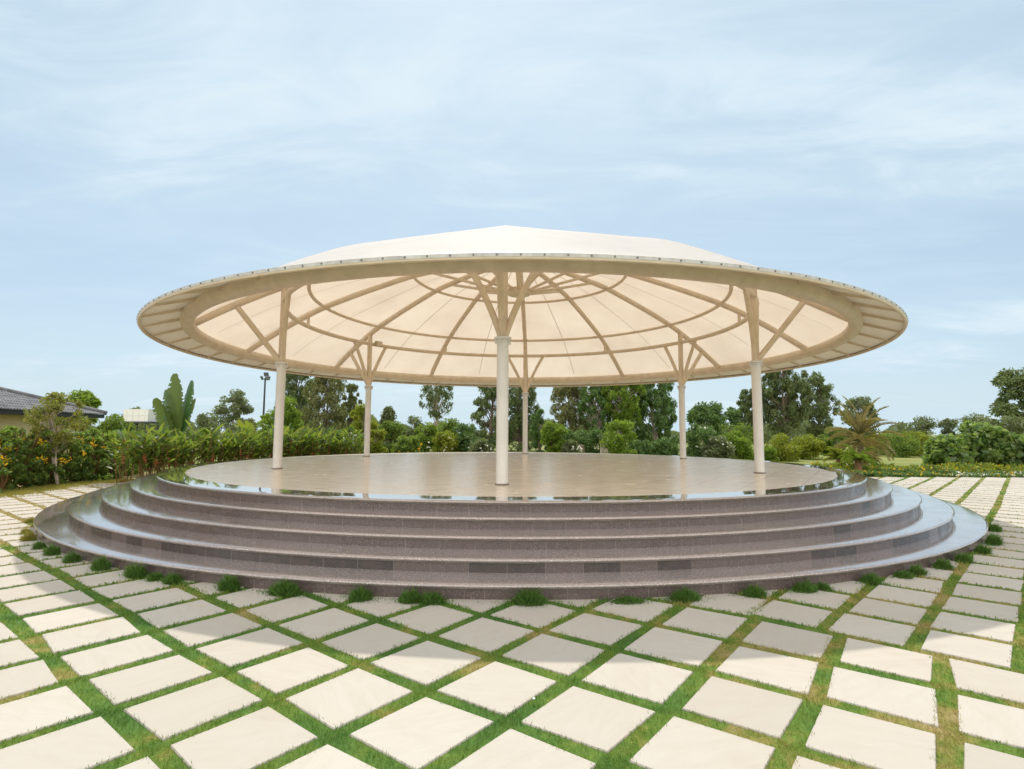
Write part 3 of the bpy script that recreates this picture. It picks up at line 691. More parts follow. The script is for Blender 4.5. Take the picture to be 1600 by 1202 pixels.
for k, (px_, top_, hw_, Y_, lb) in enumerate([(1441, 652, 18, 75, 'small far tree right of the palm with flat wispy crown'), (1522, 648, 20, 70, 'wispy far tree rising above the left end of the broad-leaved shrubs'), (1482, 655, 14, 80, 'smallest wispy far tree between two others beyond the lawn')]):
    tree('far_tree', lb, px_, Y_, top_, hw_, 'grey', TOPPY, 26, .2, 60, .36, .14, .1, group='wispy far trees beyond the lawn', seed=30+k)
tree('leafy_tree', 'large dark tree cut off by the right edge of the photo', 1604, 45, 576, 44, 'euc', [(.2, .5), (.4, .9), (.65, 1), (.88, .8), (1, .4)], 60, .13, 240, .30, .12, .25, group=gt, seed=35)
tree('leafy_tree', 'low grey-green tree in front of the large dark tree at right edge', 1572, 40, 652, 34, 'grey', TOPPY, 34, .17, 90, .24, .1, .1, group=gt, seed=36)
tree('small_tree', 'faint grey-green small tree right of the banana plant', 322, 52, 648, 26, 'grey', BUSH, 34, .17, 110, .26, .11, .1, group=gt, seed=37)
tree('small_tree', 'low dusty tree beneath the airy round-crowned one', 385, 50, 655, 22, 'euc_olive', BUSH, 28, .17, 110, .26, .11, .1, group=gt, seed=38)
tree('feathery_tree', 'feathery green tree rising behind the hip roof of the house', 128, 34, 612, 24, 'bright', TOPPY, 26, .2, 90, .34, .10, .05, group='feathery trees near the house', seed=39)
tree('feathery_tree', 'low feathery dark tree between the house and the water tank', 182, 34, 652, 30, 'mid', BUSH, 34, .18, 110, .34, .10, .05, group='feathery trees near the house', seed=40)

# bushes right behind the platform, under the canopy line
gb = 'bushes along the back of the platform'
def bush(label, px, Y, top, hw, mat, seed, L=.15, W=.085, per=150, ncl=30, flowers=None, name='bush', group=gb, cat='shrub', bark='bark'):
    r = tree(name, label, px, Y, top, hw, mat, BUSH, ncl, .19, per, L, W, .05, trunk=.012, bare=.05, stems=3, seed=seed, group=group, cat=cat, bark=bark)
    if flowers:
        rg = np.random.default_rng(seed+99); H = at(px, top, Y)[2]; w_ = hw/F_PX*Y; k = 12
        d = unit(rg.normal(size=(k, 3))); d[:, 1] = -np.abs(d[:, 1]); P = d*np.array([w_*.95, w_*.95, H*.42])+np.array([0, 0, H*.58])
        for c_ in P: np_mesh('flower', leafquads(c_+rg.normal(0, .03, (6, 3)), rg.normal(size=(6, 3)), .10, .08, rg), 4, M[flowers], r)
    return r
bl = [(520, 29.5, 672, 20, 'dark', 'blue-green broad bush at the right end of the ginger row', None), (548, 30.5, 668, 20, 'mid', 'mixed green bush just left of the rear left column base', 'white_petal'),
      (588, 30.5, 672, 16, 'lime', 'yellow-green bush against the right side of rear left column', None), (612, 33, 660, 22, 'mid', 'tall mid-green bush below the small cone-shaped tree', None),
      (640, 29.5, 682, 24, 'mid', 'low bush with orange and yellow blooms right of rear left column', 'yellow'), (664, 33, 662, 22, 'bright', 'light green bush under the sparse airy eucalyptus', None),
      (692, 30, 676, 24, 'lime', 'yellowish bush with white blossoms under the airy eucalyptus', 'white_petal'), (700, 35, 655, 24, 'mid', 'tall bush behind the yellowish blossoming one', None),
      (727, 31, 664, 22, 'dark', 'deep green bush second to the left of the front centre column', None), (752, 30, 688, 20, 'grey', 'low grey-green bush touching front centre column on its left', 'white_petal'),
      (868, 31, 662, 22, 'bright', 'bright green bush right of the rear centre column', None), (842, 33, 640, 16, 'dark', 'dark upright bush touching the rear centre column on the right', None),
      (893, 30, 690, 16, 'grey', 'low pale bush between bright bush and brown stump', 'white_petal'), (966, 31, 660, 27, 'bright', 'full bush with yellowish leaves under the bright-topped eucalyptus', None),
      (1000, 33, 690, 24, 'dark', 'low dark bush beside the thin white trunk', None), (1040, 33, 685, 20, 'dark', 'low shaded bush left of the rear right column', None),
      (1094, 31, 664, 26, 'dark', 'dark bush with small white blossoms right of rear right column', 'white_petal'), (1122, 30, 682, 24, 'grey', 'brownish grey-green bush between rear right and front right columns', 'white_petal'),
      (1152, 31, 676, 26, 'bright', 'bright leafy bush left of the front right column', None), (1148, 36, 664, 30, 'mid', 'taller bush behind the bright leafy one near front right column', None),
      (1218, 34, 680, 26, 'lime', 'yellow-green bush right of the front right column', None), (1262, 36, 681, 24, 'lime', 'loose yellow-green bush by the lawn, left of the date palm', None),
      (1200, 31, 700, 14, 'bright', 'small bright bush touching front right column on its right', None), (1300, 36, 670, 20, 'mid', 'thin upright bush left of the date palm trunk', None),
      (1402, 40, 679, 28, 'mid', 'clipped bush right of the date palm', None), (1430, 42, 676, 24, 'lime', 'flat-topped bush with pale stem on the lawn', None), (1376, 44, 676, 22, 'lime', 'pale bush half behind the date palm on its right', None),
      (880, 37, 672, 24, 'dark', 'shaded bush under the olive eucalyptus behind the low pale bush', None), (922, 38, 674, 24, 'dark', 'shaded bush between and behind the two brown stumps', None), (953, 37, 676, 20, 'euc', 'dull dark bush right behind the pale brown stump', None)]
for k, (px_, Y_, top_, hw_, mt, lb, fl) in enumerate(bl): bush(lb, px_, Y_, top_, hw_, mt, 50+k, flowers=fl)

# brown cut stumps
for px_, lb in ((944, 'pale brown cut stump behind the platform below the crooked trunk'), (907, 'dark brown stump left of the pale one behind the platform')):
    base = at(px_, 700, 33); base[2] = -.04
    b = MB(); rg = np.random.default_rng(int(px_)); hh = 1.15 if px_ == 944 else .95
    b.tube([(0, 0, 0), (.01, 0, .2), (.0, .01, hh*.7), (.02, 0, hh)], [.36, .27, .25, .21], 12); s_ = b.build('tree_stump', M['pale_bark'] if px_ == 944 else M['bark']); s_.location = base
    tag(s_, lb, 'tree stump', 'stumps behind the platform')

# far wood along the horizon
rg = np.random.default_rng(77); k = 90000
ang = rg.uniform(-.95, .95, k); dist = rg.uniform(95, 130, k)
hm = 2.6+1.3*np.sin(ang*17)+1.1*np.sin(ang*41+1)+.9*np.sin(ang*90+2)
z = rg.uniform(0, 1, k)**.8*np.clip(hm, .8, 9)
P = np.stack([dist*np.sin(ang), dist*np.cos(ang), z], -1)
tag(np_mesh('far_wood', leafquads(P, rg.normal(size=(k, 3)), rg.uniform(.5, .9, k), .4, rg), 4, M['grey']), 'hazy belt of far trees along the horizon', 'wood', kind='stuff')

# sea-grape-like shrubs on the right, big round leaves
for k, (px_, Y_, top_, hw_, lb) in enumerate([(1482, 25, 683, 34, 'leftmost broad-leaved shrub by the paved path, lowest of the row'), (1526, 25.5, 664, 40, 'tallest broad-leaved shrub by the paved path'), (1574, 25, 680, 34, 'broad-leaved shrub with pale shining leaves third in the row'), (1618, 24.5, 676, 36, 'rightmost broad-leaved shrub cut off by the photo edge')]):
    tree('broad_leaved_shrub', lb, px_, Y_, top_, hw_, 'seagrape', [(.03, .9), (.3, 1), (.6, .95), (.85, .75), (1, .4)], 46, .17, 95, .24, .20, .05, trunk=.012, bare=.05, stems=4, seed=80+k, group='broad-leaved shrubs right of the platform', cat='shrub')

# ---- hedge of yellow-flowering shrubs on the left
gh = 'yellow-flowering shrubs in front of the house'
hs_ = [(-30, 13.4, 690), (10, 14.6, 668), (45, 15.2, 673), (80, 16.0, 678), (118, 16.8, 674), (150, 17.6, 672), (178, 18.6, 673), (206, 20.5, 674), (58, 17.3, 682), (232, 23, 678), (268, 26, 680)]
hl = ['yellow-flowering shrub cut off by the left edge of the photo', 'tall shrub with clustered yellow flowers near the left photo edge', 'yellow-flowering shrub left of the thin-trunked small tree, wall showing behind', 'shrub directly behind the thin-trunked small tree', 'shrub with bright green top just right of the thin-trunked tree', 'shrub with dark stem second to the right of the thin-trunked tree', 'shrub third to the right of the thin-trunked tree', 'flowering shrub behind the leftmost ginger plant', 'shrub close against the cream wall left of the thin-trunked tree', 'shrub seen between ginger plants below the water tank', 'shrub behind the banana plant']
for k, ((px_, Y_, top_), lb) in enumerate(zip(hs_, hl)):
    r = tree('flowering_shrub', lb, px_, Y_, top_, 32 if k < 7 else 28, 'hedge', [(.0, .8), (.25, 1), (.6, .98), (.85, .8), (1, .5)], 62, .10, 64, .105, .07, .1, trunk=.010, bare=.02, stems=5, seed=100+k, group=gh, cat='shrub', bark='redstem')
    rg = np.random.default_rng(300+k); H = at(px_, top_, Y_)[2]; w_ = 30/F_PX*Y_; c_ = 9 if k != 1 else 18
    d = unit(rg.normal(size=(c_, 3))); d[:, 2] = np.abs(d[:, 2])*.9-.1
    P = d*np.array([w_, w_, H*.42])+np.array([0, 0, H*.55]); 
    for q_ in P: np_mesh('flower_cluster', leafquads(q_+rg.normal(0, .045, (14, 3)), rg.normal(size=(14, 3)), .06, .05, rg), 4, M['yellow'], r)
tree('small_tree', 'thin twin-trunked small tree with sparse olive crown before the house', 98, 15.9, 616, 46, 'thin', [(.40, .35), (.55, .75), (.7, 1), (.85, .75), (1, .3)], 80, .085, 42, .09, .05, .1, trunk=.011, bare=.42, stems=2, seed=130, bark='pale_bark')

# ---- ginger row
def lance(P0, dirs, L, W, bend, rg, seg=4):
    """arching lance-shaped leaves as quad strips; returns quads"""
    n = len(P0); out = []
    side = unit(np.cross(dirs, np.array([0, 0, 1.])+rg.normal(0, .25, (n, 3))))
    prevc = P0; d = dirs.copy(); wprev = np.zeros(n)+.012
    prof_ = [.55, 1., .85, .0] if seg == 4 else [.4, .75, 1., .95, .7, .0]
    for k in range(seg):
        d = unit(d+np.stack([0*bend, 0*bend, -bend], -1)/seg)
        c = prevc+d*(L/seg)[:, None]; w2 = np.maximum(W*prof_[k], .004)
        out.append(np.stack([prevc-side*wprev[:, None]/2, prevc+side*wprev[:, None]/2, c+side*w2[:, None]/2, c-side*w2[:, None]/2], 1))
        prevc, wprev = c, w2
    return np.stack(out, 1).reshape(-1, 3)   # keeps the strips of one leaf together
def weld(o, d=.0005):
    import bmesh
    bm = bmesh.new(); bm.from_mesh(o.data); bmesh.ops.remove_doubles(bm, verts=bm.verts, dist=d); bm.to_mesh(o.data); bm.free()
def ginger(seed):
    rg = np.random.default_rng(seed); root = empty('ginger_plant')
    ns = 16; sb = MB(); P0, D = [], []; fl = []
    for s_ in range(ns):
        a = rg.uniform(0, 2*np.pi); r0 = rg.uniform(.05, .42); h = rg.uniform(1.1, 1.95); ln = rg.uniform(.03, .28)
        b0 = np.array([r0*math.cos(a), r0*math.sin(a), 0]); tipp = b0+np.array([ln*h*math.cos(a), ln*h*math.sin(a), h])
        sb.tube([b0, (b0+tipp)/2+rg.normal(0, .03, 3), tipp], [.014, .012, .007], 5, caps=False)
        for q_ in range(9):
            f = .42+.58*(q_/8); p_ = b0+(tipp-b0)*f; az = a+q_*2.4+rg.normal(0, .4)
            P0.append(p_); D.append([math.cos(az)*.75, math.sin(az)*.75, rg.uniform(.5, 1.7)])
        if rg.uniform() < .4:
            c0 = b0+(tipp-b0)*rg.uniform(.42, .7)+np.array([.12*math.cos(a), .12*math.sin(a), 0])
            fl.append(c0+rg.normal(0, .035, (14, 3))*np.array([.7, .7, 2.2]))
    sb.build('stems', M['redstem'], root)
    P0 = np.array(P0); D = unit(np.array(D)); n = len(P0)
    lv = np_mesh('leaves', lance(P0, D, rg.uniform(.38, .74, n), rg.uniform(.07, .135, n), rg.uniform(.2, 1.2, n), rg), 4, M['ginger'], root); weld(lv)
    for P in fl:
        np_mesh('flower_spike', leafquads(P, rg.normal(size=P.shape)+np.array([0, 0, -.6]), .10, .05, rg), 4, M['red'], root)
    return root
gp = [ginger(500+k) for k in range(4)]
used = [False]*4
def put_ginger(v, x, y, rz, s, label, group):
    o = gp[v] if not used[v] else copy_tree(gp[v]); used[v] = True
    o.location = (x, y, -.03); o.rotation_euler = (0, 0, rz); o.scale = (s, s, s); tag(o, label, 'ginger plant', group)
    return o
rg = np.random.default_rng(8)
NG = 22; a0, a1 = R(176), R(131)
for k in range(NG):
    f = k/(NG-1); a = a0+(a1-a0)*f; rad = (11.75 if k % 2 else 12.35)+rg.normal(0, .1)+(.2 if k < 2 else 0)
    s = (.76 if k < 2 else .86)*rg.uniform(.88, 1.14)
    lb = ('golden-leaved ' if k in (0,) else '')+'red-flowered ginger plant, %s from the left in the row along the platform edge' % ORD[k]
    put_ginger(k % 4, PC[0]+rad*math.cos(a), PC[1]+rad*math.sin(a), rg.uniform(0, 6.28), s, lb, 'ginger plants along the platform')

# ---- banana-like plants with big paddle leaves
def paddle(b, base, az, tilt, stalk, L, W, rg, bend=.35, roll=0., splits=()):
    """one paddle leaf: stalk tube (mi 1) + blade halves (mi 0)"""
    d = np.array([math.cos(az)*math.sin(tilt), math.sin(az)*math.sin(tilt), math.cos(tilt)])
    out = np.array([math.cos(az), math.sin(az), 0]); side = np.array([-math.sin(az), math.cos(az), 0])
    nrm = np.cross(d, side); side = side*math.cos(roll)+nrm*math.sin(roll)
    p = np.array(base, float); pts = [p]
    ns = 36; seg = L/ns
    p = p+d*stalk; pts.append(p); mid = [p]; cur = d.copy()
    for k in range(ns):
        cur = unit(cur+out*bend/ns-np.array([0, 0, bend*.4/ns])); p = p+cur*seg; mid.append(p)
    b.tube(pts, [.03, .018], 7, mi=1)
    up = unit(np.cross(side, cur))
    for sg in (-1, 1):
        for k in range(ns):
            f0, f1 = k/ns, (k+1)/ns
            wfun = lambda f: W*(math.sin(math.pi*min(1, (f*.90+.08)))**.55)
            w0, w1 = wfun(f0), wfun(f1)
            cut = any(abs((f0+(.06 if sg < 0 else 0))-c) < .6/ns for c in splits)
            rag = 1-.05*math.sin(k*.9+sg)-.03*rg.random(); w0 *= rag; w1 *= 1-.05*math.sin((k+1)*.9+sg); lag = .10*L*(1-abs(2*f0-1))*.5
            e0 = mid[k]+sg*side*w0+up*(.22*w0)+cur*lag*.3; e1 = mid[k+1]+sg*side*w1+up*(.22*w1)+cur*lag*.3
            m0, m1 = mid[k]+sg*side*w0*.5+up*.05*w0, mid[k+1]+sg*side*w1*.5+up*.05*w1
            e0 = e0+cur*seg*.12*rg.random()
            if cut: e1 = e1*.35+m1*.65; e0 = e0*.8+m0*.2-np.array([0, 0, .04])
            fo_ = (0, 1, 2, 3) if sg > 0 else (3, 2, 1, 0); b.add([mid[k], mid[k+1], m1, m0], [fo_]); b.add([m0, m1, e1, e0], [fo_])
def banana(name, label, loc, leaves, group=None):
    root = empty(name, loc); tag(root, label, 'banana plant', group); rg = np.random.default_rng(len(leaves))
    b = MB(); b.tube([(0, 0, 0), (.02, 0, .5), (0, 0, 1.0)], [.11, .09, .06], 9); b.build('stem', M['stem'], root)
    for (az, tilt, st_, L, W, bend, roll, sp, mt) in leaves:
        b = MB(); paddle(b, (0, 0, .5), R(az), R(tilt), st_, L, W, rg, bend, R(roll), sp); o_ = b.build('leaf', [M[mt], M['midrib']], root)
        weld(o_, .002)
bp = at(277, 700, 21.5)
banana('banana_plant', 'tall banana-like plant with huge upright paddle leaves above the ginger row', (bp[0], bp[1], -.03), [
    (200, 2, 1.15, 2.40, .41, .08, 60, (.2, .3, .42, .5, .55, .66, .8, .9), 'banana'), (12, 4, 1.05, 2.25, .38, .12, 48, (.35, .6, .75), 'banana_dark'), (188, 16, .95, 1.75, .37, .22, 72, (.2, .28, .4, .45, .6, .65, .7, .8), 'banana'),
    (178, 8, 1.0, 1.95, .30, .15, 110, (.2, .3, .36, .5, .6, .7, .8), 'banana_dark'), (5, 8, 1.0, 1.6, .2, .25, 60, (.4, .6), 'grey'), (350, 36, .8, 1.1, .18, .5, 70, (.5,), 'banana_dark'), (170, 45, .6, 1.0, .17, .5, 80, (.5,), 'lime')])
bp = at(398, 700, 23)
banana('banana_plant', 'smaller yellow-leaved banana-like plant left of the front left column', (bp[0], bp[1], -.03), [
    (170, 20, .45, 1.45, .27, .3, 75, (.4, .6), 'lime'), (20, 22, .4, 1.3, .24, .3, 60, (.5,), 'ginger'), (350, 45, .4, 1.1, .18, .5, 70, (), 'grey'), (200, 8, .4, 1.3, .22, .2, 60, (.3,), 'lime')])

# ---- date palm
def frond(b, az, el, L, rg, leaf=.34, droop=1.2, width=.026):
    n = 18; out = np.array([math.cos(az), math.sin(az), 0]); side = np.array([-math.sin(az), math.cos(az), 0])
    p = np.array([0, 0, 0.]); pts = [p]; e = el
    for k in range(n):
        e -= droop/n*(.4+1.2*k/n); p = p+(out*math.cos(e)+np.array([0, 0, math.sin(e)]))*L/n; pts.append(p)
    b.tube(pts, np.linspace(.022, .004, n+1), 5, mi=1, caps=False)
    for k in range(2, n):
        for h_ in (0, .33, .66):
            c = pts[k]*(1-h_)+pts[min(k+1, n)]*h_; tdir = unit(pts[min(k+1, n)]-pts[k-1]); f = (k+h_)/n
            ll = leaf*math.sin(math.pi*min(1, .12+f*.82))**.6
            for sg in (-1, 1):
                d = unit(tdir*.75+sg*side*.75+np.array([0, 0, .28])+rg.normal(0, .12, 3)); wv = np.cross(d, tdir); wv = unit(wv)*width/2
                b.add([c-wv, c+wv, c+d*ll*.6+wv*.8, c+d*ll, c+d*ll*.6-wv*.8], [(0, 1, 2, 3, 4)])
root = empty('date_palm', at(1345, 700, 30)*np.array([1, 1, 0])+np.array([0, 0, -.04])); tag(root, 'brownish date palm with arching feathery fronds on the lawn', 'palm')
b = MB(); rg = np.random.default_rng(4); zs = np.linspace(0, 1.75, 16)
b.tube([(0, 0, z_) for z_ in zs], [.14+.03*(i % 2)+.04*math.sin(i*.4) for i in range(16)], 12); b.build('trunk', M['bark'], root)
for k in range(40):
    b = MB(); az = k*2.399+rg.normal(0, .15); el = R(82-112*(k/39)**.95 + rg.normal(0, 5)); L_ = 1.95+.25*rg.normal()
    frond(b, az, el, L_, rg, .42, .85+.4*(k/39), .026); o_ = b.build('frond', [M['palm'], M['stem']], root, smooth=False); o_.location = (0, 0, 1.7-.012*k)
# low cycads by the platform
for k, (px_, Y_, s, lb, mt) in enumerate([(1339, 22.6, 1.0, 'low short-trunked palm with bright green fronds right behind the platform edge', 'bright'), (1310, 24, .9, 'low short-trunked palm with yellow fronds left of the bright green one', 'lime'), (1322, 25.5, .8, 'low yellowing palm half hidden between two others behind the platform', 'lime'), (1352, 25, .75, 'stubby brown-trunked palm right of the bright green low one', 'palm'), (1385, 23.6, .55, 'spiky rosette plant at the left end of the flower strip', 'mid')]):
    rg = np.random.default_rng(60+k); base = at(px_, 700, Y_); root = empty('low_palm', (base[0], base[1], -.03)); tag(root, lb, 'palm', 'low palms by the platform')
    th = .62*s if k < 4 else .12
    b = MB(); b.tube([(0, 0, 0), (0, 0, th*.3), (.01, 0, th*.7), (0, 0, th)], [.19*s, .15*s, .14*s, .11*s], 10); b.build('trunk', M['redstem'], root)
    for q_ in range(20):
        b = MB(); frond(b, q_*2.399, R(rg.uniform(8, 78)), .75*s*rg.uniform(.8, 1.15), rg, .17*s+.04, 1.2, .03); o_ = b.build('frond', [M[mt], M['stem']], root, smooth=False); o_.location = (0, 0, th)

# ---- flower strip right of the platform
rg = np.random.default_rng(21); k = 26000
X = rg.uniform(12.6, 27, k); Yv = rg.uniform(21.2, 23.6, k)
keep = np.hypot(X-PC[0], Yv-PC[1]) > 10.9; X, Yv = X[keep], Yv[keep]; k = len(X)
hh = (.12+.24*np.clip((Yv-21.2)/1.4, 0, 1))*(.75+.5*np.sin(X*2.1)*np.sin(Yv*3.1+X))
P = np.stack([X, Yv, rg.uniform(0, 1, k)**.6*np.clip(hh, .08, .6)], -1)
D = rg.normal(size=(k, 3)); D[:, 2] = np.abs(D[:, 2])+.3
hgt = P[:, 2]/np.clip(hh, .08, .6); mi = np.where((Yv > 22.2) & (rg.uniform(size=k) < .5), 1, 0); mi = np.where(rg.uniform(size=k) < np.where(hgt > .8, .12, .02), 2, mi)
mi = np.where((Yv < 21.7) & (X > 17.2) & (rg.uniform(size=k) < .22) & (hgt > .5), 3, mi)
tag(np_mesh('ground_cover', leafquads(P, D, np.where(mi == 1, .26, .12), .065, rg), 4, [M['dark'], M['lime'], M['yellow'], M['white_petal']], midx=mi), 'low strip of yellow-green ground cover plants bordering the paving', 'ground cover', kind='stuff')
# dry grass verge under the hedge on the left
rg = np.random.default_rng(22); k = 26000; Yv = rg.uniform(11, 18.6, k); X = -13.3-.2*np.clip(Yv-14, 0, 3)+np.clip(Yv-16.6, 0, 9)*1.3+rg.normal(-.1, .32, k)
P = np.stack([X, Yv, np.full(k, -.02)], -1); hv = rg.uniform(.03, .11, k)
tag(np_mesh('verge_grass', blades(P, hv, np.full(k, .02), rg.uniform(.2, 1, k), rg), 3, M['tuft_gold']), 'golden dry grass verge along the foot of the flowering hedge', 'grass', kind='stuff')

creep = []
# ---- grass tufts at the foot of the lowest step
tufts = [(49, 816, 14, 10, 1), (51, 833, 11, 12, 1), (60, 843, 17, 18, 1), (80, 855, 15, 15, 0), (103, 864, 19, 20, 0), (138, 874, 21, 20, 0), (179, 886, 28, 25, 0), (242, 894, 46, 25, 0), (270, 899, 22, 16, 0), (293, 904, 32, 20, 0), (378, 914, 38, 28, 0), (464, 920, 62, 27, 0), (575, 928, 39, 26, 0),
         (652, 929, 44, 24, 0), (684, 929, 44, 22, 0), (825, 930, 58, 28, 0), (968, 928, 66, 12, 0), (1046, 922, 56, 22, 0), (1148, 917, 42, 20, 0), (1220, 910, 46, 19, 0), (1247, 908, 24, 14, 0), (1325, 901, 34, 19, 0), (1369, 892, 30, 14, 0), (1389, 888, 28, 19, 0), (1437, 881, 30, 19, 0), (1478, 873, 28, 17, 0), (1511, 861, 22, 17, 0), (1532, 848, 32, 20, 0), (1551, 830, 20, 15, 0)]
for k, (px_, py_, wp, hp, gold) in enumerate(tufts):
    rg = np.random.default_rng(400+k); p_ = ground_at(px_, py_)[:2]; d = p_-PC; d = d/np.linalg.norm(d); p_ = PC+d*10.83
    sc = p_[1]/F_PX; w_ = wp*sc/2; hgt = hp*sc*1.22; nb = int(1500*max(.6, w_/.2))
    tx = np.array([-d[1], d[0]]); u = rg.uniform(-1, 1, nb); v = rg.uniform(-1, 1, nb); keep = u*u+v*v < 1; u, v = u[keep], v[keep]; nb = len(u)
    off = u[:, None]*tx*w_*.8+v[:, None]*d*min(.09, w_)
    fall = np.sqrt(np.clip(1-.75*u*u, .05, 1)); P = np.stack([off[:, 0], off[:, 1], np.full(nb, -.02)], -1)
    rho = np.clip(u*u+v*v, 0, 1); lump = .8+.2*np.sin(u*7+k)*np.cos(v*5+k*2); fall = fall*(1-.55*rho)*lump; P[:, 2] += rg.uniform(0, .66, nb)*hgt*fall
    hh = (hgt*fall)*.28+hgt*rg.uniform(.04, .22, nb)
    az = np.arctan2(off[:, 1], off[:, 0])+rg.normal(0, .6, nb)
    # blades keep clear of the riser: those leaning at it lean along it instead
    inward = np.cos(az)*d[0]+np.sin(az)*d[1] < -.2; az = np.where(inward, np.arctan2(d[1], d[0])+rg.normal(0, .9, nb), az)
    o_ = np_mesh('grass_tuft', blades(P, hh, np.full(nb, .009), rg.uniform(.2, 1.3, nb), rg, az), 3, M['tuft_gold' if gold else 'tuft']); o_.location = (p_[0], p_[1], 0)
    nc = int(420*max(.6, w_/.2)); pu = rg.normal(0, .75, nc)*w_; pw = np.abs(rg.normal(0, .085, nc))
    creep.append((np.stack([p_[0]+tx[0]*pu+d[0]*(pw-.05), p_[1]+tx[1]*pu+d[1]*(pw-.05), np.full(nc, -.006)], -1), rg.uniform(.02, .065, nc)*np.exp(-pw/.16), np.full(nc, .008)))
    kind_ = 'golden' if gold else ('flat dark green' if hp < 13 else ('wide dark green' if wp > 40 else 'small round green'))
    tag(o_, '%s grass tuft against the lowest step, %s from the left' % (kind_, ORD[k]), 'grass tuft', 'grass tufts at the foot of the steps')
cp = np.concatenate([c[0] for c in creep]); ch_ = np.concatenate([c[1] for c in creep]); cw = np.concatenate([c[2] for c in creep])
ok = np.hypot(cp[:, 0]-PC[0], cp[:, 1]-PC[1]) > 10.77; cp, ch_, cw = cp[ok], ch_[ok], cw[ok]
tag(np_mesh('creeping_grass', blades(cp, ch_, cw, np.random.default_rng(5).uniform(.3, 1.3, len(cp)), np.random.default_rng(6)), 3, M['tuft']), 'thin dark grass creeping over the slabs along the foot of the lowest step', 'grass', kind='stuff')
# twig and pebble
g0 = ground_at(980, 929); b = MB(); b.tube([(-.12, 0, .035), (-.05, .02, .05), (.03, -.01, .045), (.12, .03, .04)], .004, 5); b.tube([(-.02, .01, .05), (.06, .06, .05)], .003, 5)
o_ = b.build('twig', M['pale_bark']); o_.location = (g0[0], g0[1], 0); tag(o_, 'dry pale twig lying on grass by the lowest step', 'twig')
for (px_, py_, s, lb) in ((834, 1098, .010, 'white pebble on a grass strip in front, near the photo bottom'), (1254, 910, .02, 'small orange dead leaf on a tuft by the steps')):
    g0 = ground_at(px_, py_); b = MB()
    if s < .018: b.lathe([(.001, -.5*s), (s*.8, -.3*s), (s, 0), (s*.7, .5*s), (.001, .6*s)], 8); o_ = b.build('pebble', M['tank']); z_ = .025
    else: b.add([(-.03, 0, 0), (0, -.018, .006), (.035, 0, .003), (0, .018, .007)], [(0, 1, 2, 3)]); o_ = b.build('dead_leaf', M['redstem'], smooth=False); z_ = .12
    o_.location = (g0[0], g0[1], z_); tag(o_, lb, 'pebble' if s < .018 else 'leaf')

# ------------------------------------------------------------------ house on the left
hc = np.array([-18.9, 24.0]); hu = np.array([.19, -1.])/1.018; hn = np.array([-1., -.19])/1.018
house = empty('house', (hc[0], hc[1], -.04)); tag(house, 'cream house with grey tiled hip roof behind the flowering hedge', 'house')
def hp_(s, d, z): return (hu[0]*s+hn[0]*d, hu[1]*s+hn[1]*d, z)
EZ, SL, W2, LEN = 2.42, math.tan(R(18.5)), 4.6, 22.
b = MB()   # walls as one closed shell
s0, s1, d0, d1 = .55, LEN-.55, .6, 2*W2-.6
b.add([hp_(s0, d0, 0), hp_(s1, d0, 0), hp_(s1, d1, 0), hp_(s0, d1, 0), hp_(s0, d0, EZ), hp_(s1, d0, EZ), hp_(s1, d1, EZ), hp_(s0, d1, EZ)], [(0, 1, 5, 4), (1, 2, 6, 5), (2, 3, 7, 6), (3, 0, 4, 7)]); b.build('wall', M['wall'], house, smooth=False)
b = MB()   # dark fascia and soffit
b.add([hp_(-.0, 0, EZ-.16), hp_(LEN, 0, EZ-.16), hp_(LEN, 2*W2, EZ-.16), hp_(0, 2*W2, EZ-.16), hp_(0, 0, EZ), hp_(LEN, 0, EZ), hp_(LEN, 2*W2, EZ), hp_(0, 2*W2, EZ)], [(0, 1, 5, 4), (1, 2, 6, 5), (2, 3, 7, 6), (3, 0, 4, 7), (3, 2, 1, 0)]); b.build('fascia', M['fascia'], house, smooth=False)
q, t, p, o = newmat('roof_tiles'); vec = coords(t)
col = ramp(t, noise(t, 3, 5, vec), [(.35, (0.10, 0.10, 0.11)), (.55, (0.16, 0.16, 0.17)), (.7, (0.26, 0.25, 0.25))]); t.links.new(col, p.inputs['Base Color']); p.inputs['Roughness'].default_value = .7; M['tiles'] = q
b = MB(); rows, ncol = 14, 150
rowd = W2/rows
for r in range(rows):
    da, db = r*rowd-.05, (r+1)*rowd
    ss = np.linspace(0, LEN, ncol*4); V = []
    for s_ in ss:
        wv = .022*math.sin(s_/LEN*ncol*2*math.pi)
        for d_, lift in ((da, .035), (db, .0)):
            sc_ = min(max(s_, max(d_, 0)), LEN-max(d_, 0)); V.append(hp_(sc_, d_, EZ+d_*SL+.03+lift+wv))
        V.append(hp_(min(max(s_, max(da, 0)), LEN-max(da, 0)), da, EZ+da*SL+.02))
    n_ = len(ss); b.add(V, [(3*i, 3*i+3, 3*i+4, 3*i+1) for i in range(n_-1)]+[(3*i+2, 3*i+5, 3*i+3, 3*i) for i in range(n_-1)])
rz_ = EZ+W2*SL+.03
b.add([hp_(0, 0, EZ+.03), hp_(0, 2*W2, EZ+.03), hp_(W2, W2, rz_)], [(0, 1, 2)]); b.add([hp_(0, 2*W2, EZ+.03), hp_(LEN, 2*W2, EZ+.03), hp_(LEN-W2, W2, rz_), hp_(W2, W2, rz_)], [(0, 1, 2, 3)]); b.add([hp_(LEN, 0, EZ+.03), hp_(LEN, 2*W2, EZ+.03), hp_(LEN-W2, W2, rz_)], [(0, 1, 2)])
roof = b.build('roof', M['tiles'], house, smooth=False)
b = MB(); b.tube([hp_(-.05, -.05, EZ+.08), hp_(W2, W2, rz_+.05), hp_(LEN-W2, W2, rz_+.05)], .10, 8); b.build('ridge_tiles', M['tiles'], roof)

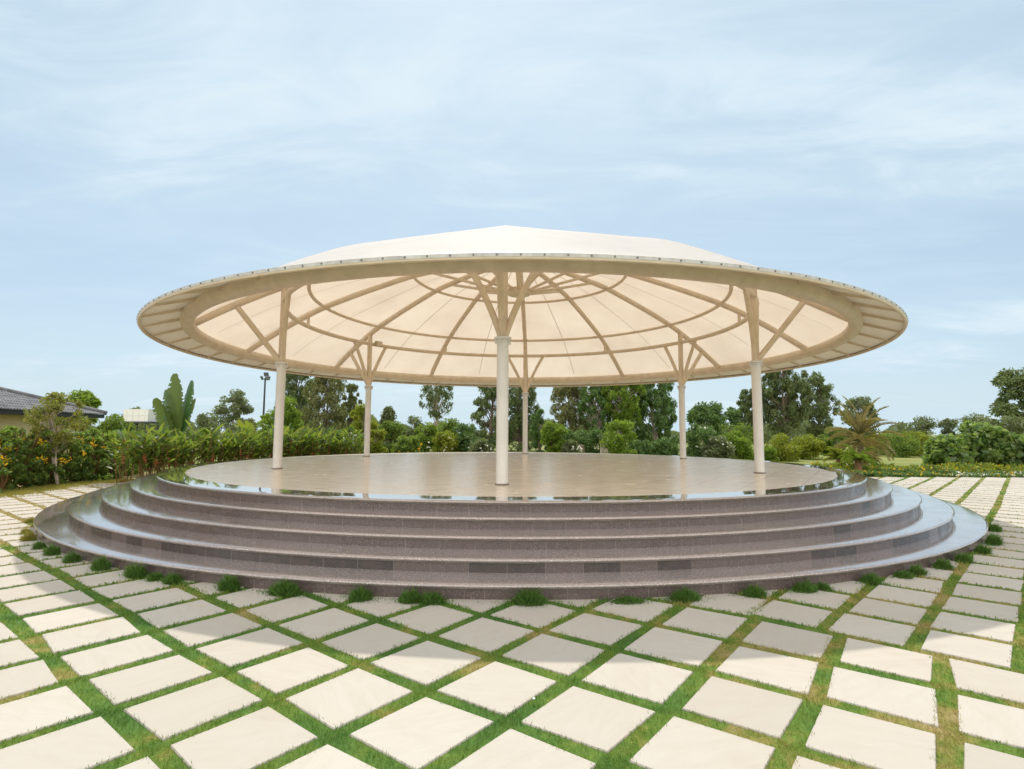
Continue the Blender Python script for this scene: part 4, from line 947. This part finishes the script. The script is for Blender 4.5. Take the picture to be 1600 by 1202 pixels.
# ------------------------------------------------------------------ water tank and light mast
tp = at(222, 659, 45); tk = empty('water_tank', (tp[0], tp[1], -.04)); tag(tk, 'white sectional water tank on dark steel legs beyond the hedge', 'water tank')
tz = tp[2]+.04
b = MB(); b.box((0, 0, tz+.52), (2.1, 1.6, 1.04))
for k in range(-1, 3): b.box((k*.52-.26, -.81, tz+.52), (.03, .03, 1.04))
b.box((0, -.81, tz+.52), (2.1, .03, .03)); b.build('tank', M['tank'], tk, smooth=False)
b = MB(); b.box((-.4, 0, tz-.08), (3.4, 1.8, .14)); b.build('deck', M['steel'], tk, smooth=False)
for x in (-.95, -.1, .95):
    for y in (-.7, .7):
        b = MB(); b.box((x, y, (tz-.15)/2), (.13, .13, tz-.15)); b.build('leg', M['steel'], tk, smooth=False)
b = MB()
for x in (-2.05, -1.6, -1.15):
    b.tube([(x, -.85, tz), (x, -.85, tz+.6)], .018, 6)
for z_ in (.3, .6): b.tube([(-2.05, -.85, tz+z_), (-1.1, -.85, tz+z_)], .015, 6)
b.build('railing', M['steel'], tk)
mp_ = at(410.5, 675, 45); mt_ = at(411, 590, 45)[2]; mast = empty('light_mast', (mp_[0], mp_[1], -.04)); tag(mast, 'tall black light mast with cluster of floodlights', 'light mast')
b = MB(); b.tube([(0, 0, 0), (0, 0, mt_)], [.10, .065], 10); b.build('pole', M['steel'], mast)
b = MB(); b.tube([(-.25, 0, mt_-.1), (.25, 0, mt_-.1)], .03, 6); b.tube([(0, -.2, mt_-.1), (0, .2, mt_-.1)], .03, 6); b.build('crossarm', M['steel'], mast)
for (x, y, z_, rz, tl) in ((-.24, -.1, -.02, -.9, .5), (.26, -.12, -.02, .35, .5), (.02, .1, .32, .1, .6), (.1, .3, .0, 2.6, .5)):
    fl = MB(); Mx = np.array(Matrix.Rotation(rz, 3, 'Z')@Matrix.Rotation(tl, 3, 'X')); fl.box((x, y, mt_+z_), (.36, .12, .34), M=Mx); fo = fl.build('floodlight', M['steel'], mast, smooth=False)
    fl = MB(); fl.box(np.array((x, y, mt_+z_))+Mx@np.array([0, -.064, 0]), (.30, .008, .28), M=Mx); fl.build('lamp_glass', M['lampface'], fo, smooth=False)
